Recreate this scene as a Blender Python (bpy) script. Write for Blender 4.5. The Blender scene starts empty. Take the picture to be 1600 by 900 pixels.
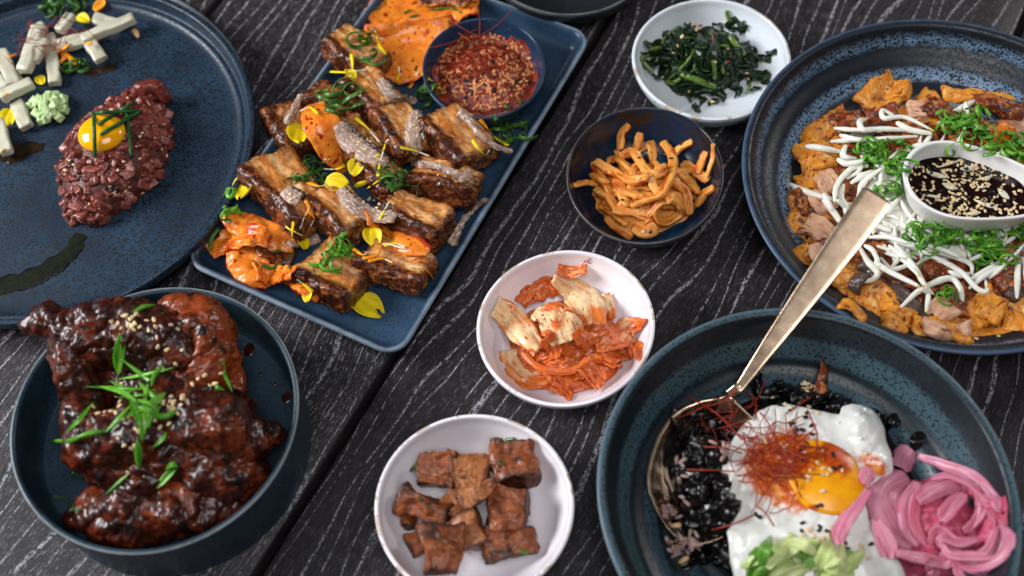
import bpy, math, random
import numpy as np
from mathutils import Vector, Matrix
from mathutils.bvhtree import BVHTree
random.seed(7); RS = np.random.RandomState(11)
S = 0.01                                   # everything below is thought out in centimetres
sc = bpy.context.scene
# ---------------------------------------------------------------- camera
CAMH, TILT, ROLL, FPX = 70.0, 0.51598, -0.07172, 1917.46
cr_, sr_ = math.cos(ROLL), math.sin(ROLL)
R0 = np.array([1., 0, 0]); U0 = np.array([0, math.cos(TILT), math.sin(TILT)]); FW = np.array([0, math.sin(TILT), -math.cos(TILT)])
CX = cr_ * R0 + sr_ * U0; CY = -sr_ * R0 + cr_ * U0
CAM = np.array([0, 0, CAMH])
cam = bpy.data.cameras.new('camera'); camo = bpy.data.objects.new('camera', cam); sc.collection.objects.link(camo)
m = Matrix.Identity(4)
for i in range(3):
    m[i][0] = CX[i]; m[i][1] = CY[i]; m[i][2] = -FW[i]; m[i][3] = CAM[i] * S
camo.matrix_world = m
cam.sensor_width = 36; cam.lens = FPX / 1600 * 36; cam.clip_start = 0.01; cam.clip_end = 50
cam.dof.use_dof = True; cam.dof.focus_distance = 0.79; cam.dof.aperture_fstop = 4.0
sc.camera = camo
# ---------------------------------------------------------------- light
sc.view_settings.view_transform = 'Standard'; sc.view_settings.look = 'None'
sc.view_settings.gamma = 1; sc.view_settings.exposure = -0.12
wd = bpy.data.worlds.new('World'); sc.world = wd; wd.use_nodes = True
bg = wd.node_tree.nodes['Background']; bg.inputs[0].default_value = (.76, .86, 1, 1); bg.inputs[1].default_value = .06
def area(name, loc, target, sx, sy, power, col):
    l = bpy.data.lights.new(name, 'AREA'); l.shape = 'RECTANGLE'; l.size = sx * S; l.size_y = sy * S; l.energy = power; l.color = col
    o = bpy.data.objects.new(name, l); sc.collection.objects.link(o)
    o.location = Vector(loc) * S; o.rotation_euler = (Vector(target) - Vector(loc)).to_track_quat('-Z', 'Y').to_euler()
area('window_light', (-150, 62, 88), (0, 40, 0), 70, 66, 46, (.96, .98, 1))
area('side_window_light', (120, 110, 80), (5, 40, 0), 30, 50, 6, (1, .97, .92))
area('overhead_fill_light', (10, -30, 190), (0, 40, 0), 100, 100, 22, (.97, .98, 1))  # unseen soft fill, added to lift the base light on the dishes
# ---------------------------------------------------------------- maths helpers
def ray_dir(px, py):
    x = (px - 800) / FPX; y = -(py - 450) / FPX
    return FW + x * CX + y * CY
def P(px, py, z=0.0):
    d = ray_dir(px, py); k = (CAMH - z) / -d[2]
    return CAM + d * k
PERM = np.random.RandomState(3).permutation(256); PERM = np.concatenate([PERM, PERM, PERM])
GR = np.random.RandomState(4).normal(size=(256, 3)); GR /= np.linalg.norm(GR, axis=1)[:, None]
def pn(p):
    p = np.asarray(p, float) + 137.3; i = np.floor(p).astype(int); f = p - i; i &= 255
    u = f * f * f * (f * (f * 6 - 15) + 10); out = 0
    for dx in (0, 1):
        for dy in (0, 1):
            for dz in (0, 1):
                h = PERM[PERM[PERM[(i[:, 0] + dx) & 255] + ((i[:, 1] + dy) & 255)] + ((i[:, 2] + dz) & 255)]
                g = GR[h & 255]; w = (u[:, 0] if dx else 1 - u[:, 0]) * (u[:, 1] if dy else 1 - u[:, 1]) * (u[:, 2] if dz else 1 - u[:, 2])
                out = out + w * ((f - [dx, dy, dz]) * g).sum(1)
    return out * 1.5
def fbm(p, s=1., o=3, seed=0., ridge=False):
    p = np.asarray(p, float) * s + seed * 17.17; a = 1.; t = 0; n = 0
    for k in range(o):
        v = pn(p); v = 1 - 2 * np.abs(v) if ridge else v
        t = t + a * v; n += a; a *= .5; p = p * 2.03 + 11.1
    return t / n
def unit(v): return v / (np.linalg.norm(v, axis=-1, keepdims=True) + 1e-12)
def smooth(a, b, x):
    t = np.clip((x - a) / (b - a), 0, 1); return t * t * (3 - 2 * t)
def vnormals(V, F):
    N = np.zeros_like(V); a, b, c = V[F[:, 0]], V[F[:, 1]], V[F[:, 2]]
    n = np.cross(b - a, c - a)
    if F.shape[1] == 4:
        n = np.cross(V[F[:, 2]] - a, V[F[:, 3]] - b)
    for k in range(F.shape[1]): np.add.at(N, F[:, k], n)
    return unit(N)
def warp(V, amp=.2, s=.5, seed=0.):
    return V + amp * np.stack([fbm(V, s, 2, seed + k * 3.3) for k in range(3)], 1)
def catmull(pts, n):
    p = np.asarray(pts, float); k = len(p)
    if k == 2: return p[0] + (p[1] - p[0]) * np.linspace(0, 1, n)[:, None]
    q = np.vstack([2 * p[0] - p[1], p, 2 * p[-1] - p[-2]]); out = []
    for t in np.linspace(0, k - 1 - 1e-9, n):
        i = int(t); f = t - i; a, b, c, d = q[i:i + 4]
        out.append(.5 * ((2 * b) + (-a + c) * f + (2 * a - 5 * b + 4 * c - d) * f * f + (-a + 3 * b - 3 * c + d) * f ** 3))
    return np.array(out)
# ---------------------------------------------------------------- object helpers
REG = {}                                   # surfaces things can be laid on, per dish
def reg(dish, V, F): REG.setdefault(dish, []).append((BVHTree.FromPolygons([tuple(v) for v in V], [tuple(int(i) for i in f) for f in F]), V.min(0), V.max(0)))
def hit(px, py, dish, lift=0., top=True):
    "first surface of that dish met by the sight line through a pixel"
    d = unit(ray_dir(px, py)); best = None
    for t, lo, hi in REG.get(dish, []):
        r = t.ray_cast(Vector(CAM), Vector(d))
        if r[0] is not None and (best is None or r[3] < best[1]): best = (np.array(r[0]), r[3], np.array(r[1]))
    if best is None: return P(px, py, 1.), np.array([0, 0, 1.])
    n = best[2] if best[2][2] > 0 else -best[2]
    return best[0] + np.array([0, 0, lift]), n
def drop(x, y, dish):
    z = -1; nn = np.array([0, 0, 1.])
    for t, lo, hi in REG.get(dish, []):
        if lo[0] - .01 <= x <= hi[0] + .01 and lo[1] - .01 <= y <= hi[1] + .01:
            r = t.ray_cast(Vector((x, y, 60)), Vector((0, 0, -1)))
            if r[0] is not None and r[0].z > z: z = r[0].z; nn = np.array(r[1])
    return z, nn if nn[2] > 0 else -nn
def mesh(name, V, F, mat, attrs=None, sm=True):
    me = bpy.data.meshes.new(name); V = np.asarray(V, float); F = np.asarray(F)
    me.vertices.add(len(V)); me.vertices.foreach_set('co', V.ravel())
    n, k = F.shape; me.loops.add(n * k); me.loops.foreach_set('vertex_index', F.ravel().astype(np.int32))
    me.polygons.add(n); me.polygons.foreach_set('loop_start', np.arange(0, n * k, k, dtype=np.int32))
    me.polygons.foreach_set('use_smooth', np.full(n, sm, bool))
    me.update(calc_edges=True)
    for a, v in (attrs or {}).items():
        v = np.asarray(v, float)
        if v.ndim == 2: at = me.attributes.new(a, 'FLOAT_VECTOR', 'POINT'); at.data.foreach_set('vector', v.ravel())
        else: at = me.attributes.new(a, 'FLOAT', 'POINT'); at.data.foreach_set('value', v)
    if mat: me.materials.append(mat)
    return me
def put(name, V, F, mat, parent=None, label=None, cat=None, group=None, kind=None, attrs=None, uvw=None, sm=True, dish=None):
    V = np.asarray(V, float)
    if dish: reg(dish, V, F)
    if parent is not None: o0 = np.array(parent['o']) if 'o' in parent else np.array(parent.matrix_world.translation) / S
    else: o0 = np.array([(V[:, 0].min() + V[:, 0].max()) / 2, (V[:, 1].min() + V[:, 1].max()) / 2, V[:, 2].min()])
    at = dict(attrs or {}); at['uvw'] = (V - o0) if uvw is None else uvw
    me = mesh(name, (V - o0) * S, F, mat, at, sm)
    o = bpy.data.objects.new(name, me); sc.collection.objects.link(o)
    ORI[o.name] = o0
    if parent is not None:
        o.parent = parent; o.location = Vector((o0 - ORI[parent.name]) * S)
    else: o.location = Vector(o0 * S)
    tag(o, label, cat, group, kind); return o
ORI = {}
def tag(o, label=None, cat=None, group=None, kind=None):
    for k, v in (('label', label), ('category', cat), ('group', group), ('kind', kind)):
        if v: o[k] = v
    return o
def empty(name, loc, label=None, cat=None, group=None, kind=None):
    o = bpy.data.objects.new(name, None); sc.collection.objects.link(o); o.location = Vector(loc) * S; o.empty_display_size = .02
    ORI[o.name] = np.array(loc, float); return tag(o, label, cat, group, kind)
def child(name, V, F, mat, parent, **kw):
    V = np.asarray(V, float); o0 = ORI[parent.name]
    lab = kw.pop('label', None); dish = kw.pop('dish', None); kind = kw.pop('kind', None)
    if dish: reg(dish, V, F)
    at = dict(kw.get('attrs') or {}); at['uvw'] = kw['uvw'] if kw.get('uvw') is not None else V - o0
    o = bpy.data.objects.new(name, mesh(name, (V - o0) * S, F, mat, at, kw.get('sm', True))); sc.collection.objects.link(o)
    o.parent = parent; ORI[o.name] = o0.copy()
    return tag(o, lab, None, None, kind)
def join(parts):
    Vs, Fs, n = [], [], 0
    for q in parts:
        V, F = q[0], q[1]; F = tri(F) if F.shape[1] == 4 else F
        Vs.append(V); Fs.append(F + n); n += len(V)
    return np.vstack(Vs), np.vstack(Fs)
# ---------------------------------------------------------------- shapes
def gridF(nu, nv, wu=False, wv=False):
    a = np.arange(nu if wu else nu - 1); b = np.arange(nv if wv else nv - 1)
    i, j = np.meshgrid(a, b, indexing='ij'); i = i.ravel(); j = j.ravel(); i2 = (i + 1) % nu; j2 = (j + 1) % nv
    return np.stack([i * nv + j, i2 * nv + j, i2 * nv + j2, i * nv + j2], 1)
def lathe(prof, rfun, c, n=160, wob=0., seed=0.):
    """prof: list of (r fraction, z); rfun(theta) rim radius"""
    prof = np.array(prof, float); th = np.linspace(0, 2 * np.pi, n, endpoint=False); R = rfun(th)
    r = prof[:, 0][:, None] * R[None]; z = np.repeat(prof[:, 1][:, None], n, 1)
    if wob: z = z + wob * np.maximum(prof[:, 0], 0)[:, None] * (prof[:, 1][:, None] / prof[:, 1].max()) * np.sin(2 * th + seed)[None]
    V = np.stack([c[0] + r * np.cos(th), c[1] + r * np.sin(th), z + (c[2] if len(c) > 2 else 0)], -1).reshape(-1, 3)
    return V, gridF(len(prof), n, False, True)[:, ::-1]
def cubegrid(n):
    "closed quad grid on the cube [-1,1]^3"
    t = np.linspace(-1, 1, n + 1); a, b = np.meshgrid(t, t, indexing='ij'); a = a.ravel(); b = b.ravel(); o = np.ones_like(a); Vs = []; Fs = []
    F = gridF(n + 1, n + 1); k = 0
    for ax in range(3):
        for s in (1, -1):
            q = [None] * 3; q[ax] = o * s; q[(ax + 1) % 3] = a * 1.; q[(ax + 2) % 3] = b * 1.
            Vs.append(np.stack(q, 1)); Fs.append((F if s > 0 else F[:, ::-1]) + k); k += len(a)
    V = np.vstack(Vs); F = np.vstack(Fs); key = np.round(V * 1e5).astype(np.int64)
    _, idx, inv = np.unique(key, axis=0, return_index=True, return_inverse=True); inv = inv.ravel()
    return V[idx], inv[F]
CG = {}
def rbox(a, b, c, r=.3, n=12, jag=0., seed=0., js=1., oct=3):
    "rounded box of half sizes a,b,c, uneven by jag; returns V, F, unit-cube coordinates"
    if n not in CG: CG[n] = cubegrid(n)
    Q, F = CG[n]; h = np.array([a, b, c]); r = min(r, min(h)); p = Q * h
    inner = np.clip(p, -(h - r), h - r); q = Q * h; d = q - inner; V = inner + unit(d + 1e-9 * Q) * np.minimum(np.linalg.norm(d, axis=1), r)[:, None]
    if jag:
        N = unit(V / h ** 2 + 0 * V); V = V + unit(d + .2 * unit(V)) * (jag * fbm(V, js, oct, seed))[:, None]
    return V, F, Q
def frame(ax, up):
    ax = unit(np.asarray(ax, float)); up = np.asarray(up, float); y = unit(np.cross(up, ax)); z = np.cross(ax, y)
    return np.stack([ax, y, z], 1)       # columns
def sweep(pts, w, h=None, n=24, seg=8, up=(0, 0, 1), rough=0., rs=2., seed=0., cap=.6, sq=1., twist=0., res=None, xs=None):
    "tube of half width w and half height h along a path; w,h numbers or lists over the length"
    C = catmull(pts, n) if res is None else np.asarray(pts, float); n = len(C)
    t = np.linspace(0, 1, n); T = unit(np.gradient(C, axis=0)); up = np.asarray(up, float)
    W = np.interp(t, np.linspace(0, 1, len(w)), w) if np.ndim(w) else np.full(n, float(w))
    Hh = W if h is None else (np.interp(t, np.linspace(0, 1, len(h)), h) if np.ndim(h) else np.full(n, float(h)))
    U = np.repeat(up[None], n, 0) if up.ndim == 1 else up
    B = np.zeros_like(C); prev = None
    for i in range(n):
        b = np.cross(U[i], T[i])
        if prev is not None and (np.linalg.norm(b) < .25): b = prev - T[i] * (prev @ T[i])
        elif np.linalg.norm(b) < 1e-3: b = np.cross([1, .3, .1], T[i])
        b = b / (np.linalg.norm(b) + 1e-9)
        if prev is not None and b @ prev < 0: b = -b
        B[i] = b; prev = b
    Nn = np.cross(T, B); L = np.linalg.norm(np.diff(C, axis=0), axis=1).sum(); s = t * L; e = np.minimum(s, L - s)
    cr = np.maximum(W.max(), 1e-4) * cap; prof = np.sqrt(np.clip(1 - (1 - np.clip(e / max(cr, 1e-6), 0, 1)) ** 2, 0, 1)) if cap else np.ones(n)
    prof = np.maximum(prof, .03 if cap else 1); th = np.linspace(0, 2 * np.pi, seg, endpoint=False)
    cx, cy = np.cos(th), np.sin(th)
    if sq != 1: cx, cy = np.sign(cx) * np.abs(cx) ** sq, np.sign(cy) * np.abs(cy) ** sq
    if xs is not None: cx, cy = xs[:, 0], xs[:, 1]; seg = len(xs)
    tw = twist * t[:, None] + 0 * cx[None]; X = cx * (W * prof)[:, None]; Y = cy * (Hh * prof)[:, None]
    X, Y = X * np.cos(tw) - Y * np.sin(tw), X * np.sin(tw) + Y * np.cos(tw)
    V = C[:, None] + X[..., None] * B[:, None] + Y[..., None] * Nn[:, None]
    if rough:
        f = fbm(V.reshape(-1, 3), rs, 2, seed).reshape(n, seg); V = V + (rough * f * prof[:, None])[..., None] * unit(V - C[:, None])
    uv = np.stack([np.repeat(s[:, None], seg, 1), X, Y], -1).reshape(-1, 3)
    V = V.reshape(-1, 3); F = gridF(n, seg, False, True)
    k = len(V); V = np.vstack([V, C[0], C[-1]]); uv = np.vstack([uv, [0, 0, 0], [L, 0, 0]])
    j = np.arange(seg); j2 = (j + 1) % seg
    F = np.vstack([F, np.stack([np.full(seg, k), j2, j, np.full(seg, k)], 1), np.stack([np.full(seg, k + 1), (n - 1) * seg + j, (n - 1) * seg + j2, np.full(seg, k + 1)], 1)])
    return V, tri(F), uv
def tri(F):
    "quads with a doubled corner become clean triangles"
    q = F[:, 0] != F[:, 3]; return np.vstack([F[q][:, [0, 1, 2]], F[q][:, [0, 2, 3]], F[~q][:, :3]])
def sheet(G, th):
    "G: nu x nv x 3 grid of points -> closed thin solid of thickness th"
    nu, nv = G.shape[:2]; V = G.reshape(-1, 3); F = gridF(nu, nv); N = vnormals(V, F); k = len(V)
    e = np.ones((nu, nv)); e[0] = e[-1] = .25; e[:, 0] = e[:, -1] = .25; h = (e.ravel() * th / 2)[:, None]
    V2 = np.vstack([V + N * h, V - N * h]); b = []
    i = lambda a, c: a * nv + c
    loop = [i(a, 0) for a in range(nu)] + [i(nu - 1, c) for c in range(1, nv)] + [i(a, nv - 1) for a in range(nu - 2, -1, -1)] + [i(0, c) for c in range(nv - 2, 0, -1)]
    loop = np.array(loop); l2 = np.roll(loop, -1)
    return V2, np.vstack([F, F[:, ::-1] + k, np.stack([loop, loop + k, l2 + k, l2], 1)])
def fourier_rim(pts, z, c0=None, K=2, lam=.6, ell=False):
    "smooth closed outline r(theta) at height z through points seen on the rim"
    Q = np.array([P(x, y, z) for x, y in pts])[:, :2]
    A = np.c_[2 * Q, np.ones(len(Q))]; s = np.linalg.lstsq(A, (Q ** 2).sum(1), rcond=None)[0]; c = s[:2] if c0 is None else np.array(c0, float)
    d = Q - c; th = np.arctan2(d[:, 1], d[:, 0]); r = np.hypot(*d.T); cols = [np.ones(len(th))]
    for k in range(2, K + 1): cols += [np.cos(k * th), np.sin(k * th)]
    M = np.stack(cols, 1); reg_ = np.diag([0.] + [lam * k for k in range(2, K + 1) for _ in (0, 1)])
    if ell: r = 1 / r ** 2
    co = np.linalg.solve(M.T @ M + reg_ * (r.mean() ** 2 if ell else 1), M.T @ r)
    def f(t):
        out = np.full_like(np.asarray(t, float), co[0]); i = 1
        for k in range(2, K + 1): out = out + co[i] * np.cos(k * t) + co[i + 1] * np.sin(k * t); i += 2
        return 1 / np.sqrt(out) if ell else out
    return c, f
def vremesh(V, F, vox, it=2):
    me = bpy.data.meshes.new('tmp'); F = tri(F) if F.shape[1] == 4 else F
    me.from_pydata([tuple(v) for v in V], [], [tuple(int(i) for i in f) for f in F])
    o = bpy.data.objects.new('tmp', me); sc.collection.objects.link(o)
    r = o.modifiers.new('r', 'REMESH'); r.mode = 'VOXEL'; r.voxel_size = vox
    s = o.modifiers.new('s', 'SMOOTH'); s.iterations = it; s.factor = .6
    dg = bpy.context.evaluated_depsgraph_get(); e = o.evaluated_get(dg).to_mesh()
    v = np.empty(len(e.vertices) * 3); e.vertices.foreach_get('co', v); f = np.array([list(p.vertices) if len(p.vertices) == 4 else list(p.vertices) + [p.vertices[0]] for p in e.polygons])
    v = v.reshape(-1, 3); bpy.data.objects.remove(o); bpy.data.meshes.remove(me)
    return v, f
# ---------------------------------------------------------------- materials
def lin(c):
    c = [x / 255 for x in c[:3]]; return tuple(x / 12.92 if x <= .04045 else ((x + .055) / 1.055) ** 2.4 for x in c) + (1,)
class NT:
    def __init__(s, name):
        s.m = bpy.data.materials.new(name); s.m.use_nodes = True; s.t = s.m.node_tree; s.b = s.t.nodes['Principled BSDF']
    def n(s, ty, **kw):
        x = s.t.nodes.new(ty)
        for k, v in kw.items(): setattr(x, k, v)
        return x
    def set(s, sock, v):
        if v is None: return
        if hasattr(v, 'is_output'): s.t.links.new(v, sock)
        elif isinstance(v, (int, float)):
            sock.default_value = v if sock.type == 'VALUE' else (v,) * len(sock.default_value)
        else:
            v = tuple(v); sock.default_value = v[:len(sock.default_value)] if len(v) >= len(sock.default_value) else v + (1,)
    def attr(s, name):
        x = s.n('ShaderNodeAttribute'); x.attribute_name = name; return x
    def uvw(s, k=(1, 1, 1), rnd=True):
        a = s.attr('uvw').outputs['Vector']; mp = s.n('ShaderNodeMapping'); s.set(mp.inputs['Vector'], a); s.set(mp.inputs['Scale'], k)
        if rnd:
            oi = s.n('ShaderNodeObjectInfo'); mu = s.n('ShaderNodeVectorMath', operation='SCALE'); s.set(mu.inputs[0], (31.7, 17.3, 23.1)); s.set(mu.inputs['Scale'], oi.outputs['Random'])
            s.set(mp.inputs['Location'], mu.outputs[0])
        return mp.outputs[0]
    def noise(s, vec, scale=1, detail=3, rough=.55, dist=0., out='Fac'):
        x = s.n('ShaderNodeTexNoise'); s.set(x.inputs['Vector'], vec); s.set(x.inputs['Scale'], scale); s.set(x.inputs['Detail'], detail); s.set(x.inputs['Roughness'], rough); s.set(x.inputs['Distortion'], dist); return x.outputs[out]
    def voro(s, vec, scale=1, feature='F1', out='Distance', rnd=1.):
        x = s.n('ShaderNodeTexVoronoi', feature=feature); s.set(x.inputs['Vector'], vec); s.set(x.inputs['Scale'], scale); s.set(x.inputs['Randomness'], rnd); return x.outputs[out]
    def math(s, op, a, b=0., c=None, clamp=False):
        x = s.n('ShaderNodeMath', operation=op, use_clamp=clamp); s.set(x.inputs[0], a); s.set(x.inputs[1], b)
        if c is not None: s.set(x.inputs[2], c)
        return x.outputs[0]
    def step(s, v, a, b):
        x = s.n('ShaderNodeMapRange', interpolation_type='SMOOTHSTEP'); s.set(x.inputs[0], v); s.set(x.inputs[1], a); s.set(x.inputs[2], b); return x.outputs[0]
    def ramp(s, fac, stops):
        x = s.n('ShaderNodeValToRGB'); s.set(x.inputs[0], fac); e = x.color_ramp.elements
        st = [(p, c) for p, c in stops] if isinstance(stops[0][0], float) else [(i / (len(stops) - 1) * .4 + .3, c) for i, c in enumerate(stops)]
        while len(e) < len(st): e.new(.5)
        for q, (p, c) in zip(e, st): q.position = p; q.color = lin(c)
        return x.outputs[0]
    def mix(s, f, a, b, mode='MIX'):
        x = s.n('ShaderNodeMix', data_type='RGBA', blend_type=mode); s.set(x.inputs[0], f)
        s.set(x.inputs[6], a if hasattr(a, 'is_output') else lin(a)); s.set(x.inputs[7], b if hasattr(b, 'is_output') else lin(b)); return x.outputs[2]
    def bump(s, h, strength=.5, dist=.1, nrm=None):
        x = s.n('ShaderNodeBump'); s.set(x.inputs['Height'], h); x.inputs['Strength'].default_value = strength; x.inputs['Distance'].default_value = dist * S; s.set(x.inputs['Normal'], nrm); return x.outputs[0]
    def out(s, col=None, rough=None, spec=None, bump=None, sss=0, srad=(1, .4, .2), sscale=.3, coat=0, crough=.1, metal=0, trans=0, ior=None, alpha=None):
        b = s.b.inputs
        s.set(b['Base Color'], col if col is None or hasattr(col, 'is_output') else lin(col)); s.set(b['Roughness'], rough); s.set(b['Specular IOR Level'], spec); s.set(b['Normal'], bump)
        s.set(b['Metallic'], metal); s.set(b['Coat Weight'], coat); s.set(b['Coat Roughness'], crough); s.set(b['Transmission Weight'], trans); s.set(b['IOR'], ior)
        if sss: s.set(b['Subsurface Weight'], sss); b['Subsurface Radius'].default_value = srad; b['Subsurface Scale'].default_value = sscale * S
        return s.m
def food(name, A, sc1=1.2, B=None, spots=(), rough=.35, bump=.4, bs=5., bd=.06, sss=.0, srad=(1, .4, .2), sscale=.25, stretch=(1, 1, 1), coat=0., spec=.36, rvar=.25, detail=4, msoft=(.35, .65), crough=.12, fat=None):
    "uneven food surface: colour ramp A over noise, ramp B where attribute m is high, spots = (colour, scale, threshold, softness)"
    s = NT(name); u = s.uvw(stretch); n1 = s.noise(u, sc1, detail, .6); col = s.ramp(n1, A)
    if fat: col = s.mix(s.math('MULTIPLY', s.attr('fat').outputs['Fac'], s.step(s.noise(u, 2.2, 3, .6), .25, .55)), col, fat)
    if B:
        mm = s.math('ADD', s.attr('m').outputs['Fac'], s.math('MULTIPLY', s.math('SUBTRACT', s.noise(u, 2.5, 4, .65), .5), .9))
        col = s.mix(s.step(mm, *msoft), col, s.ramp(s.noise(u, sc1 * 1.7, 4, .6), B))
    for c, k, th, so in spots: col = s.mix(s.step(s.noise(u, k, 2, .5), th, th + so), col, c)
    n2 = s.noise(u, bs, 5, .62); rr = s.math('ADD', s.math('MULTIPLY', s.math('SUBTRACT', n2, .5), rvar), rough, clamp=True)
    return s.out(col, rr, spec, s.bump(n2, bump, bd), sss, srad, sscale, coat, crough)
def glaze(name, base, deep, speck, light=None, k=9., th=.56, rough=.36, coat=.0, rimc=(120, 125, 130), rings=0., band=.0):
    s = NT(name); u = s.uvw(rnd=True); big = s.noise(u, .25, 3, .6); col = s.ramp(big, [deep, base])
    if light:
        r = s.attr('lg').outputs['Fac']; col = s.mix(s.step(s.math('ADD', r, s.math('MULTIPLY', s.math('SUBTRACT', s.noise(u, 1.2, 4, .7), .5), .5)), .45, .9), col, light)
    sp = s.noise(u, k, 1, .5); spm = s.step(sp, th, th + .08)
    col = s.mix(spm, col, speck); rim = s.attr('m').outputs['Fac']
    rr = s.step(s.math('ADD', rim, s.math('MULTIPLY', s.math('SUBTRACT', s.noise(u, .8, 4, .7), .5), .6)), .5, 1.05); col = s.mix(s.math('MULTIPLY', rr, .8), col, rimc)
    ro = s.math('ADD', rough, s.math('MULTIPLY', spm, .15)); ro = s.math('ADD', ro, s.math('MULTIPLY', s.math('SUBTRACT', s.noise(u, 1.5, 4, .6), .5), .15))
    return s.out(col, ro, .38, s.bump(s.noise(u, 7., 4, .6), .12, .04), coat=coat, crough=.12)
def mk_wood():
    s = NT('black_stained_oak'); a = s.attr('uvw').outputs['Vector']; sx = s.n('ShaderNodeSeparateXYZ'); s.set(sx.inputs[0], a); u, v = sx.outputs[0], sx.outputs[1]
    den = s.attr('den').outputs['Fac']
    def vec(x, y, z=0.):
        c = s.n('ShaderNodeCombineXYZ'); s.set(c.inputs[0], x); s.set(c.inputs[1], y); s.set(c.inputs[2], z); return c.outputs[0]
    M = s.math
    warp = M('SUBTRACT', s.noise(vec(M('MULTIPLY', u, .05), M('MULTIPLY', v, .13), M('MULTIPLY', sx.outputs[2], 3.)), 1., 2, .45), .5)
    w = M('ADD', v, M('MULTIPLY', warp, 7.))
    w = M('ADD', w, M('MULTIPLY', M('SUBTRACT', s.noise(vec(M('MULTIPLY', u, .7), M('MULTIPLY', v, 2.)), 1., 3, .65), .5), .14))
    # growth rings: open pores lie in lines, broken up into dashes
    wander = M('MULTIPLY', M('SUBTRACT', s.noise(vec(M('MULTIPLY', u, .02), M('MULTIPLY', w, .55), 2.), 1., 2, .5), .5), 4.)
    tri_ = M('PINGPONG', M('ADD', M('MULTIPLY', w, 1.75), wander), 1.); line = s.step(tri_, .84, .94)
    dash = s.step(s.noise(vec(M('MULTIPLY', u, 2.7), M('MULTIPLY', v, 5.)), 1., 3, .8), .46, .51)
    fine = s.step(s.noise(vec(M('MULTIPLY', u, 1.3), M('MULTIPLY', w, 15.)), 1., 3, .8), .565, .61)
    patch = s.step(s.noise(vec(M('MULTIPLY', u, .10), M('MULTIPLY', v, .22), 5.), 1., 3, .6), .42, .62)
    grit = s.step(s.noise(vec(M('MULTIPLY', u, 6.), M('MULTIPLY', v, 18.)), 1., 2, .6), .42, .56)
    wh = M('ADD', M('MULTIPLY', M('MULTIPLY', line, dash), M('ADD', M('MULTIPLY', patch, .3), .7)), M('MULTIPLY', M('MULTIPLY', fine, M('ADD', den, M('MULTIPLY', patch, .15))), .75), clamp=True)
    wh = M('MULTIPLY', wh, M('ADD', M('MULTIPLY', grit, .8), .2))
    wh = M('MULTIPLY', wh, s.attr('lime').outputs['Fac'])
    base = s.ramp(s.noise(vec(M('MULTIPLY', u, .2), M('MULTIPLY', w, 2.2), 9.), 1., 4, .6), [(18, 15, 17), (36, 31, 34), (25, 21, 24)])
    col = s.mix(wh, base, (178, 176, 184))
    h = M('SUBTRACT', s.noise(vec(M('MULTIPLY', u, .6), M('MULTIPLY', w, 7.)), 1., 4, .6), M('MULTIPLY', wh, .6))
    ro = M('ADD', .5, M('MULTIPLY', wh, .35)); ro = M('ADD', ro, M('MULTIPLY', M('SUBTRACT', s.noise(vec(M('MULTIPLY', u, .3), v), 1., 4, .6), .5), .3))
    return s.out(col, ro, .3, s.bump(h, .5, .05))
def mk_white(name, tint=(234, 226, 232), rimc=(176, 150, 118)):
    s = NT(name); u = s.uvw(); rim = s.attr('m').outputs['Fac']; n = s.noise(u, .55, 3, .7); fine = s.noise(u, 9, 3, .6)
    k = s.step(s.math('ADD', s.math('MULTIPLY', s.math('SUBTRACT', n, .5), 3.), s.math('MULTIPLY', fine, .4)), .28, .42)
    k = s.math('MULTIPLY', k, s.step(rim, .3, .6))
    col = s.mix(s.math('MULTIPLY', k, .75), s.ramp(s.noise(u, .5, 2), [tint, tuple(min(255, c + 6) for c in tint)]), rimc)
    col = s.mix(s.step(s.noise(u, 11, 1, .5), .72, .76), col, (150, 140, 135))
    return s.out(col, s.math('ADD', .22, s.math('MULTIPLY', k, .3)), .5, s.bump(s.noise(u, 1.2, 3), .08, .08), coat=.3, crough=.08)
def plain(name, c, c2=None, sc=3., **kw): return food(name, [c, c2 or c], sc, **kw)
M_ = {}
M_['wood'] = mk_wood()
M_['plate'] = glaze('blue_speckled_glaze', (38, 60, 80), (25, 40, 56), (8, 12, 20), k=6.5, th=.5, rimc=(128, 136, 144))
M_['bowl'] = glaze('dark_blue_glaze', (44, 66, 80), (26, 40, 52), (14, 20, 26), k=6., th=.6, rimc=(146, 152, 154))
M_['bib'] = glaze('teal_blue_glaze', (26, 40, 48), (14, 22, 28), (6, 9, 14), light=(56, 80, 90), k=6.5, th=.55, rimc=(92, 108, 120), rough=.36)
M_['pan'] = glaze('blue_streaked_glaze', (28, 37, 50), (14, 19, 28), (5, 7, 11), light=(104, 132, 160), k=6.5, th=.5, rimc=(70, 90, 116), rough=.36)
M_['platter'] = glaze('slate_blue_glaze', (48, 72, 95), (31, 49, 68), (24, 34, 48), k=8., th=.6, rimc=(140, 152, 166), rough=.28)
M_['ramekin'] = glaze('deep_blue_glaze', (30, 62, 92), (20, 42, 66), (14, 20, 30), k=5., th=.6, rimc=(72, 76, 82), rough=.2)
M_['radb'] = glaze('iridescent_blue_glaze', (16, 42, 66), (20, 24, 30), (44, 34, 30), light=(36, 84, 118), k=.8, th=.6, rimc=(112, 102, 92), rough=.16)
M_['topb'] = glaze('black_glaze', (34, 38, 44), (22, 24, 28), (14, 15, 18), k=6., rimc=(130, 132, 132))
M_['white'] = mk_white('white_glaze'); M_['cool'] = mk_white('cool_white_glaze', (214, 220, 226), (170, 146, 116)); M_['sauceb'] = mk_white('plain_white_glaze', (232, 230, 228), (228, 224, 220))
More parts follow.
